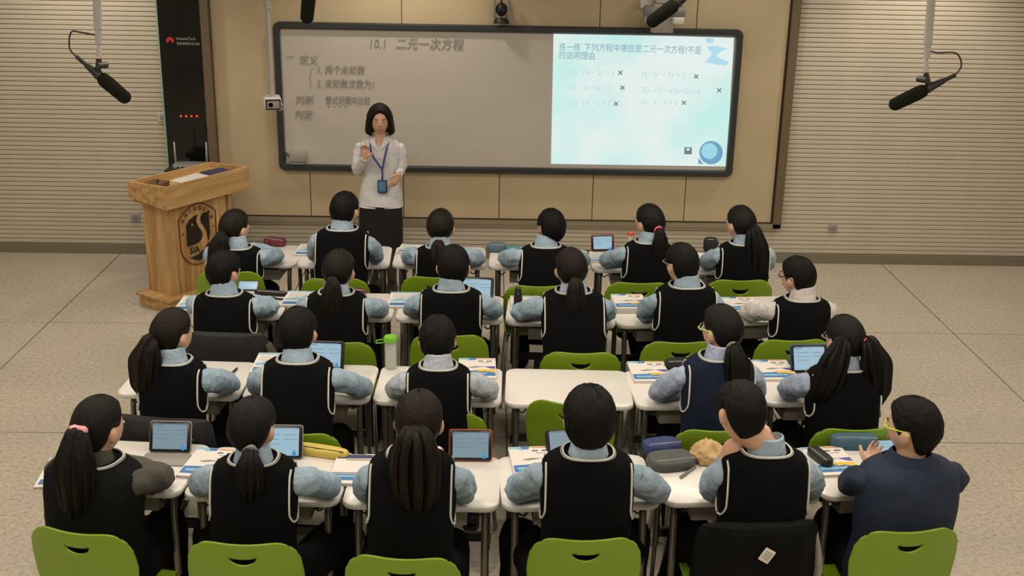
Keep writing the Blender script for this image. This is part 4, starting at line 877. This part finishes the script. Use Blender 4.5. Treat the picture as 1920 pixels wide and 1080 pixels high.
# ------------------------------------------------------------------ jackets on three chair backs
def jacket(key, lab, m, zb=.40, wd=.235, lb=None, sleeve=None, amp=.02):
    x, y, a = CHP[key]; t = thing('jacket', lab, 'jacket', (x, y, 0), a, 'dark jackets hung over chair backs')
    q = MB(); rings = []; n = 48
    for i, (z, A, B, yy) in enumerate(((.822, wd*.80, .010, .012), (.818, wd*.90, .026, .012), (.79, wd*.97, .040, .015), (.72, wd, .048, .022), (.62, wd*1.02, .055, .032), (.50, wd*1.03, .060, .045), (zb, wd*1.04, .07, .055))):
        rg = []
        for k in range(n):
            th_ = 2*PI*k/n; co, si = math.cos(th_), math.sin(th_); nn = noise.noise(Vector((co*3, si*1.5, z*4+key[0]*5)))*amp+noise.noise(Vector((co*9, si*2, z*3)))*amp*.5
            X_ = A*math.copysign(abs(co)**.6, co); rg.append((X_, yy+(B+nn*(.3 if i < 2 else 1))*si*1.0+.10*(X_*X_), z+.012*(X_/wd)**2*(1 if i < 3 else 0)))
        rings.append(rg)
    q.add([p for rg in rings for p in rg], [(i*n+j, i*n+(j+1) % n, (i+1)*n+(j+1) % n, (i+1)*n+j) for i in range(len(rings)-1) for j in range(n)]+[tuple(range(n))]); o = q.build('cloth', m, t)
    s = o.modifiers.new('s', 'SOLIDIFY'); s.thickness = .006; SOLID.append(o)
    if lb:
        MB().slab(.045, .055, .002, .003, .0005, (0, 0, 0), X=Matrix.Translation(lb) @ Matrix.Rotation(.55, 4, 'Y') @ Matrix.Rotation(PI/2, 4, 'X')).build('care_label', 'paper', t)
        for k in range(4): MB().box((0, 0, 0), (.030, .0012, .002), X=Matrix.Translation(lb) @ Matrix.Rotation(.55, 4, 'Y') @ Matrix.Translation((0, -.0032, .015-.009*k))).build('label_print', 'print_grey', t, smooth=False)
    if sleeve: MB().tube(sleeve[0], sleeve[1], 14, 4, fn=folds(3, .1), flat=.6).build('sleeve', sleeve[2], t)
    return t
SOLID = []
jacket((1, 0), 'charcoal jacket hung over the leftmost chair back of the second row', 'jacket_grey', .5, sleeve=([(.23, .03, .76), (.262, .03, .66), (.262, .05, .52)], [.03, .035, .028], 'sleeve_grey'))
jacket((2, 0), 'black jacket over the chair behind the leftmost third-row desk', 'black_fabric', .5)
jacket((3, 4), 'black jacket with white care label over a back-row chair', 'coat_black', .36, lb=(.02, -.045, .725), sleeve=([(.225, .03, .775), (.25, .03, .62), (.245, .04, .42)], [.014, .026, .022], 'case_grey'), amp=.03)
# ------------------------------------------------------------------ things on the desks
TOP = HT+.0005
def book(u, v, rz, lab, kind=0, thick=.012, w_=.185, h_=.255, z=TOP):
    p = on(u, v, z); t = thing('textbook', lab, 'book', (p.x, p.y, z), rz, 'maths textbooks lying on the desks')
    MB().slab(w_-.004, h_-.004, thick, .002, .0004, (0, 0, .001), seg=1).build('pages', 'page', t, smooth=False)
    c = MB().slab(w_, h_, .0014, .004, .0003, (0, 0, thick), seg=2).slab(w_, h_, .0014, .004, .0003, (0, 0, 0), seg=2).box((-w_/2, 0, (thick+.001)/2), (.0016, h_-.004, thick)).build('cover', 'paper', t, smooth=False)
    zz = thick+.0016; X = w_/2; Y = h_/2
    def pr(pts, m, e=0): MB().poly([(a*X, b*Y, zz+e) for a, b in pts], .0003).build('cover_print', m, t, smooth=False)
    if kind == 0:
        pr([(-.98, .98), (-.98, .80), (-.75, .86), (-.45, .72), (-.15, .80), (.0, .98)], 'print_sky'); pr([(-.45, .98), (-.40, .82), (-.1, .78), (.0, .98)], 'print_blue', .0002)
        pr([(.0, .96), (.96, .96), (.96, .88), (.1, .86)], 'print_orange'); pr([(.05, .72), (.32, .72), (.32, .62), (.05, .62)], 'print_text'); pr([(.5, .72), (.8, .72), (.8, .62), (.5, .62)], 'print_text'); pr([(.2, .52), (.65, .52), (.65, .48), (.2, .48)], 'print_grey')
        pr([(-.5, .05), (-.1, .16), (.4, .12), (.0, .02), (-.3, -.02)], 'print_grey'); pr([(.35, .12), (.96, .15), (.96, -.12), (.7, -.08)], 'print_violet')
        pr([(-.96, -.35), (-.2, -.30), (.3, -.22), (.96, -.45), (.96, -.82), (-.96, -.82)], 'print_blue'); pr([(-.1, -.22), (.3, -.18), (.96, -.2), (.96, -.50), (.4, -.36), (.1, -.42)], 'print_yellow', .0002); pr([(-.8, -.5), (.0, -.48), (.2, -.56), (-.1, -.66), (-.8, -.64)], 'print_sky', .0002)
        pr([(.1, -.55), (.5, -.52), (.5, -.58), (.1, -.6)], 'paper', .0003)
    elif kind == 1:
        pr([(-.95, .97), (.95, .97), (.95, .72), (-.95, .68)], 'print_navy'); pr([(-.6, .64), (.6, .64), (.5, .56), (-.5, .56)], 'print_grey'); pr([(-.97, -.28), (.96, -.28), (.96, -.34), (-.97, -.34)], 'print_text'); pr([(-.97, -.38), (.96, -.38), (.96, -.80), (-.97, -.80)], 'print_blue'); pr([(-.8, -.48), (.5, -.46), (.5, -.58), (-.8, -.58)], 'print_sky', .0002)
    else:   # printed worksheet style
        pr([(-.95, .95), (.95, .95), (.95, .80), (-.95, .80)], 'print_sky')
        for k in range(4): pr([(-.8, .6-.13*k), (.5-.15*(k % 2), .6-.13*k), (.5-.15*(k % 2), .57-.13*k), (-.8, .57-.13*k)], 'print_grey')
        pr([(-.9, -.1), (-.2, .15), (.2, -.1), (.9, .05), (.9, -.3), (-.9, -.3)], 'print_sky'); pr([(-.9, -.5), (.9, -.45), (.9, -.85), (-.9, -.85)], 'print_blue')
        pr([(.4, -.5), (.9, -.5), (.9, -.7), (.5, -.65)], 'print_yellow', .0002)
    return t
book(366, 572, .0, 'blue and white booklet at the left end of the second row', 2); book(563, 563, -.05, 'blue and white booklet left of the second-row brown ponytail', 2)
book(760, 565, 0, 'blue and white booklet left of the middle second-row pupil', 2); book(985, 572, .0, 'booklet under the black standing pencil case', 2, w_=.17)
book(1180, 574, .04, 'thick colourful textbook on the fifth desk of the second row', 0, .03); book(1390, 574, .05, 'colourful textbook left of the pupil in white shirt', 0)
book(580, 471, -.03, 'booklet left of the short-haired pupil below the teacher', 2, w_=.16); book(770, 471, -.1, 'papers left of the pupil right of the teacher', 2, .02, .15, .19); book(1125, 487, .05, 'booklet in front of the red-cased tablet', 2, w_=.15, h_=.16)
book(895, 694, .02, 'colourful textbook right of the third-row pale-shirted pupil', 0); book(1217, 700, .04, 'colourful textbook left of the pupil in navy vest', 0); book(1452, 697, .04, 'colourful textbook left of the pigtailed pupil', 0); book(512, 684, 0, 'blue edged booklet left of the third-row short-haired pupil', 2)
book(128, 889, .10, 'blue booklet at the left end of the back row', 2, w_=.2); book(393, 872, -.12, 'colourful textbook left of the back-row grey hair tie pupil', 0); book(668, 884, -.02, 'navy-topped booklet left of the wide ponytail', 1, w_=.19)
book(1000, 868, .10, 'colourful textbook left of the back-row pupil with spread elbows', 0); book(1558, 868, .12, 'colourful textbook under the black glasses case', 0)
def tablet(u, v, rz, lab, case='tablet_black', scr='screen', wd=.185, ht=.135, tilt=68, flap=None, flat=False, z=TOP):
    p = on(u, v, z); t = thing('tablet', lab, 'tablet', (p.x, p.y, z), rz, 'tablets on the desks')
    X = Matrix.Translation((0, 0, .003)) @ Matrix.Rotation(math.radians(tilt), 4, 'X') if not flat else Matrix.Translation((0, 0, 0))
    # slab lies in xy with y up the screen
    MB().slab(wd+.007, ht+.007, .009, .012, .003, (0, ht/2+.004, -.012), X=X).build('case', case, t)
    MB().slab(wd, ht, .008, .010, .002, (0, ht/2+.004, -.005), X=X).build('body', 'tablet_black', t)
    so = MB().slab(wd-.026, ht-.022, .0008, .002, .0002, (0, ht/2+.004, .0028), seg=1, X=X).build('screen', scr, t, smooth=False)
    q = MB()
    for k, (x0, x1, yy) in enumerate(((-.4, .35, .93), (-.4, -.2, .88), (-.35, .0, .72), (.1, .38, .72), (-.35, -.02, .58), (.1, .4, .58), (-.35, .0, .44))): q.box(((x0+x1)/2*wd, .004+ht*yy, .0038), ((x1-x0)*wd, .0035 if k < 2 else .002, .0004), X=X)
    q.build('screen_text', 'screen_text', so, smooth=False)
    MB().ball((wd*.33, ht*.17, .0034), (.010, .011, .0012), 12, 6, X=X).poly([(wd*.33-.006, ht*.22, .004), (wd*.33+.006, ht*.22, .004), (wd*.33, ht*.30, .004)], .0005, X=X).build('screen_drop', 'screen_drop', so)
    if not flat: 
        a = math.radians(tilt); top_ = Vector((0, math.cos(a)*ht*.7, math.sin(a)*ht*.7))
        q = MB(); q.add([(-wd*.4, top_.y+.012, top_.z), (wd*.4, top_.y+.012, top_.z), (wd*.4, top_.y+.085, .001), (-wd*.4, top_.y+.085, .001), (-wd*.4, top_.y+.016, top_.z), (wd*.4, top_.y+.016, top_.z), (wd*.4, top_.y+.089, .001), (-wd*.4, top_.y+.089, .001)], [(0, 1, 2, 3), (7, 6, 5, 4), (0, 1, 5, 4), (2, 3, 7, 6), (0, 3, 7, 4), (1, 2, 6, 5)]); q.build('stand', case, t, smooth=False)
    if flap: MB().slab(wd+.02, .11, .006, .008, .002, (0, -.062, 0)).build('cover_flap', flap, t)
    return t
tablet(318, 850, -.02, 'tablet standing in a grey folding case on the leftmost back-row desk', 'case_grey', 'screen_dim', flap='case_grey', wd=.17, ht=.125)
tablet(524, 862, 0, 'lit tablet beside the back-row grey hair tie', 'case_grey'); tablet(882, 866, 0, 'tablet in an orange-edged case on the third back-row desk', 'case_orange', 'screen_dim', wd=.175, ht=.125)
tablet(1068, 856, .05, 'dark tablet leaning low behind the spread-elbow pupil', 'tablet_black', 'screen_dim', tilt=25); tablet(608, 694, -.05, 'lit tablet with black case beside a third-row short-haired pupil', 'tablet_black')
tablet(1518, 700, .1, 'bright blue-cased tablet on the rightmost third-row desk', 'case_blue', 'screen'); tablet(893, 566, -.12, 'lit tablet beside the middle second-row pupil', 'tablet_black')
tablet(1130, 472, .10, 'tablet in a red case in the front row', 'case_red', wd=.15, ht=.105, tilt=75); tablet(1686, 852, .1, 'glowing tablet lying before the pupil in navy blazer', 'tablet_black', 'screen', flat=True)
p = on(464, 545, TOP); ph = thing('phone', 'glowing phone held up on the leftmost second-row desk', 'phone', (p.x, p.y, TOP), 0); MB().slab(.12, .065, .008, .008, .002, (0, .035, -.006), X=Matrix.Rotation(.7, 4, 'X')).build('body', 'tablet_black', ph); MB().slab(.108, .055, .001, .003, .0002, (0, .035, .0022), X=Matrix.Rotation(.7, 4, 'X')).build('screen', 'screen', ph)
def pouch(u, v, rz, lab, m, L_=.2, W_=.075, H_=.04, name='pencil_case', zipm='zip', z=TOP, flat=.55, open_=False):
    p = on(u, v, z); t = thing(name, lab, 'pencil case', (p.x, p.y, z), rz)
    q = MB(); n = 24; rg = []
    for (s1, hh) in ((.86, 0), (.97, .12), (1, .35), (1, .65), (.95, .88), (.80, 1), (.55, 1.03)):
        rg.append([(L_/2*s1*math.copysign(abs(math.cos(2*PI*k/n))**.6, math.cos(2*PI*k/n)), W_/2*s1*math.copysign(abs(math.sin(2*PI*k/n))**.7, math.sin(2*PI*k/n)), H_*hh*(1+.05*noise.noise(Vector((k*.7, hh*3, u)))) ) for k in range(n)])
    q.loft(rg, True); q.build('body', m, t)
    zq = MB(); zq.tube([(-L_*.38, -W_*.25, H_*.97), (0, -W_*.28, H_*1.02), (L_*.38, -W_*.25, H_*.97)], .003, 6, 3); zq.box((L_*.40, -W_*.27, H_*.96), (.018, .006, .004)); zq.build('zipper', zipm, t)
    return t
pouch(600, 852, -.28, 'yellow pencil case with dark zipper on the second back-row desk', 'fabric_yellow', .26, .065, .035, zipm='black_plastic')
pouch(516, 459, -.35, 'maroon patterned pencil case on the leftmost front desk', 'fabric_maroon', .16, .09, .045)
pouch(931, 470, 0, 'grey-blue pencil case on the fourth front-row desk', 'fabric_bluegrey', .13, .11, .05)
pouch(1258, 872, .25, 'grey open pencil case between two back-row desks', 'fabric_grey', .20, .14, .045); pouch(1240, 846, .25, 'navy pencil case behind the grey one in the back row', 'fabric_navy', .17, .10, .05)
pouch(1600, 838, .0, 'blue pencil case behind the textbook on the last back-row desk', 'fabric_teal', .21, .08, .055)
pouch(1272, 690, .05, 'black pouch left of the navy-vested pupil', 'black_fabric', .14, .09, .045); pouch(590, 672, -.1, 'black pouch behind the lit third-row tablet', 'black_fabric', .20, .09, .05)
pouch(1332, 470, -.1, 'black bag-like pencil case left of the very long ponytail', 'black_fabric', .10, .10, .085); pouch(665, 551, .0, 'striped maroon pencil case right of the second-row brown ponytail', 'fabric_maroon', .13, .06, .03)
pouch(508, 553, -.15, 'slim black pencil case on the leftmost second-row desk', 'black_fabric', .20, .045, .025)
pouch(1537, 862, -1.25, 'black glasses case lying on the colourful textbook', 'black_plastic', .15, .06, .035, 'glasses_case', 'grey_plastic', z=TOP+.0145)

p = on(971, 574, TOP+.0145); o = thing('standing_pencil_case', 'black upright pencil case on the booklet of the fourth second-row desk', 'pencil case', (p.x, p.y, TOP+.0145)); MB().tube([(0, 0, .0), (0, 0, .05), (0, 0, .10)], [.034, .036, .026], 18, 3, flat=.7).build('body', 'black_fabric', o); MB().tube([(0, -.026, .02), (0, -.028, .08), (0, -.012, .118)], .003, 6, 3).build('zipper', 'zip', o)
p = on(987, 567, TOP); 
o = thing('brown_card', 'brown card behind the standing pencil case', 'card', (p.x+.06, p.y+.04, TOP), 0); MB().slab(.10, .12, .004, .004, .001).build('sheet', 'kraft', o)
p = on(965, 472, TOP); o = thing('notebook', 'teal notebook on the fourth front-row desk', 'notebook', (p.x, p.y, TOP), .05); MB().slab(.13, .17, .012, .003, .001).build('pages', 'page', o, smooth=False); MB().slab(.134, .174, .002, .004, .0006, (0, 0, .012)).build('cover', 'teal_cover', o)
def pen(u, v, a, lab, m='black_plastic', z=TOP):
    p = on(u, v, z); t = thing('pen', lab, 'pen', (p.x, p.y, z+.006), a); MB().cyl((-.06, 0, 0), (.045, 0, 0), .0055, 10).cyl((.045, 0, 0), (.062, 0, 0), .0055, 10, .0015).build('barrel', m, t); MB().cyl((-.07, 0, 0), (-.015, 0, 0), .0064, 10).box((-.04, 0, .0075), (.045, .004, .002)).build('cap', m, t)
pen(437, 700, 1.4, 'black pen on the leftmost third-row desk'); pen(1292, 886, .9, 'dark pen in front of the grey open pencil case', 'grey_plastic'); pen(522, 562, -.3, 'black pen on the leftmost second-row desk'); pen(275, 872, 0, 'thin grey pencil on the leftmost back-row desk', 'grey_light'); pen(1410, 571, -.5, 'pen lying near the white-shirted pupil', 'print_blue')
# bottles
def bottle(u, v, lab, cap, h=.17, r=.030, strap=True):
    p = on(u, v, TOP); t = thing('water_bottle', lab, 'bottle', (p.x, p.y, TOP))
    n = 24
    def rg(r_, z): return [(r_*math.cos(2*PI*k/n), r_*math.sin(2*PI*k/n), z) for k in range(n)]
    MB().loft([rg(r*.9, 0), rg(r, .005), rg(r, h*.78), rg(r*.9, h*.84), rg(r*.9, h*.9), rg(r*.84, h*.9), rg(r*.84, h*.83), rg(r*.93, h*.77), rg(r*.93, .008)], True).build('body', 'bottle_clear', t)
    MB().loft([rg(r*.90, .010), rg(r*.90, h*.6)], True).build('water', 'water', t)
    MB().loft([rg(r*1.1, h*.84), rg(r*1.14, h*.86), rg(r*1.14, h*.97), rg(r*1.0, h)], True).build('lid', cap, t)
    if strap: MB().tube([(-r*1.1, 0, h*.9), (-r*2.2, 0, h*.86), (-r*2.3, 0, h*.78), (-r*1.1, 0, h*.80)], .003, 6, 4).build('strap', cap, t)
bottle(733, 690, 'clear water bottle with green lid on the third-row desk', 'cap_green'); bottle(1181, 468, 'small bottle with red cap left of the pink hair tie', 'cap_red', .12, .018, False)
# kraft paper bag, crumpled
p = on(1326, 862, TOP); kb = thing('paper_bag', 'crumpled brown paper bag before the pupil resting his face', 'bag', (p.x, p.y, TOP))
q = MB(); n = 26; rgs = []
for i in range(13):
    t_ = i/12; rr_ = .072*math.sin(PI*min(1, .28+t_*.66))**.7
    rgs.append([(rr_*1.05*math.cos(2*PI*k/n)*(1+.30*noise.noise(Vector((k*.9, t_*5, 2)))), rr_*math.sin(2*PI*k/n)*(1+.30*noise.noise(Vector((k*.8, t_*5, 7)))), .085*t_*(1+.22*noise.noise(Vector((k*.7, t_*3, 4))))) for k in range(n)])
q.loft(rgs, True); q.build('paper', 'kraft', kb, angle=.3)
# highlighter and pink charm
p = on(1247, 478, TOP); o = thing('highlighter', 'yellow-green highlighter standing right of the pink hair tie', 'pen', (p.x, p.y, TOP)); MB().cyl((0, 0, 0), (0, 0, .08), .010, 12).build('barrel', 'highlighter', o); MB().cyl((0, 0, .08), (0, 0, .12), .011, 12).build('cap', 'black_plastic', o)
p = on(822, 858, TOP); o = thing('pink_charm', 'pink and white charm right of the wide ponytail', 'charm', (p.x, p.y, TOP)); MB().ball((0, 0, .025), (.026, .022, .025), 16, 10).build('ball', 'pink', o); MB().ball((0, -.006, .042), (.016, .016, .012), 12, 8).build('cap', 'white_plastic', o)
# ------------------------------------------------------------------ apply modifiers, convert lettering
bpy.context.view_layer.update()
dg = bpy.context.evaluated_depsgraph_get()
for o in REMESH+SOLID:
    m = bpy.data.meshes.new_from_object(o.evaluated_get(dg)); m.polygons.foreach_set('use_smooth', [True]*len(m.polygons)); o['_m'] = 1
    o.modifiers.clear(); o.data = m; del o['_m']
    if not m.materials: m.materials.append(MT['skin'])
for o in TEXTS:
    m = bpy.data.meshes.new_from_object(o.evaluated_get(dg)); n_ = bpy.data.objects.new(o.name, m); 
    n_.parent = o.parent; n_.matrix_basis = o.matrix_basis.copy(); nm = o.name; bpy.data.objects.remove(o); n_.name = nm; COL.objects.link(n_)
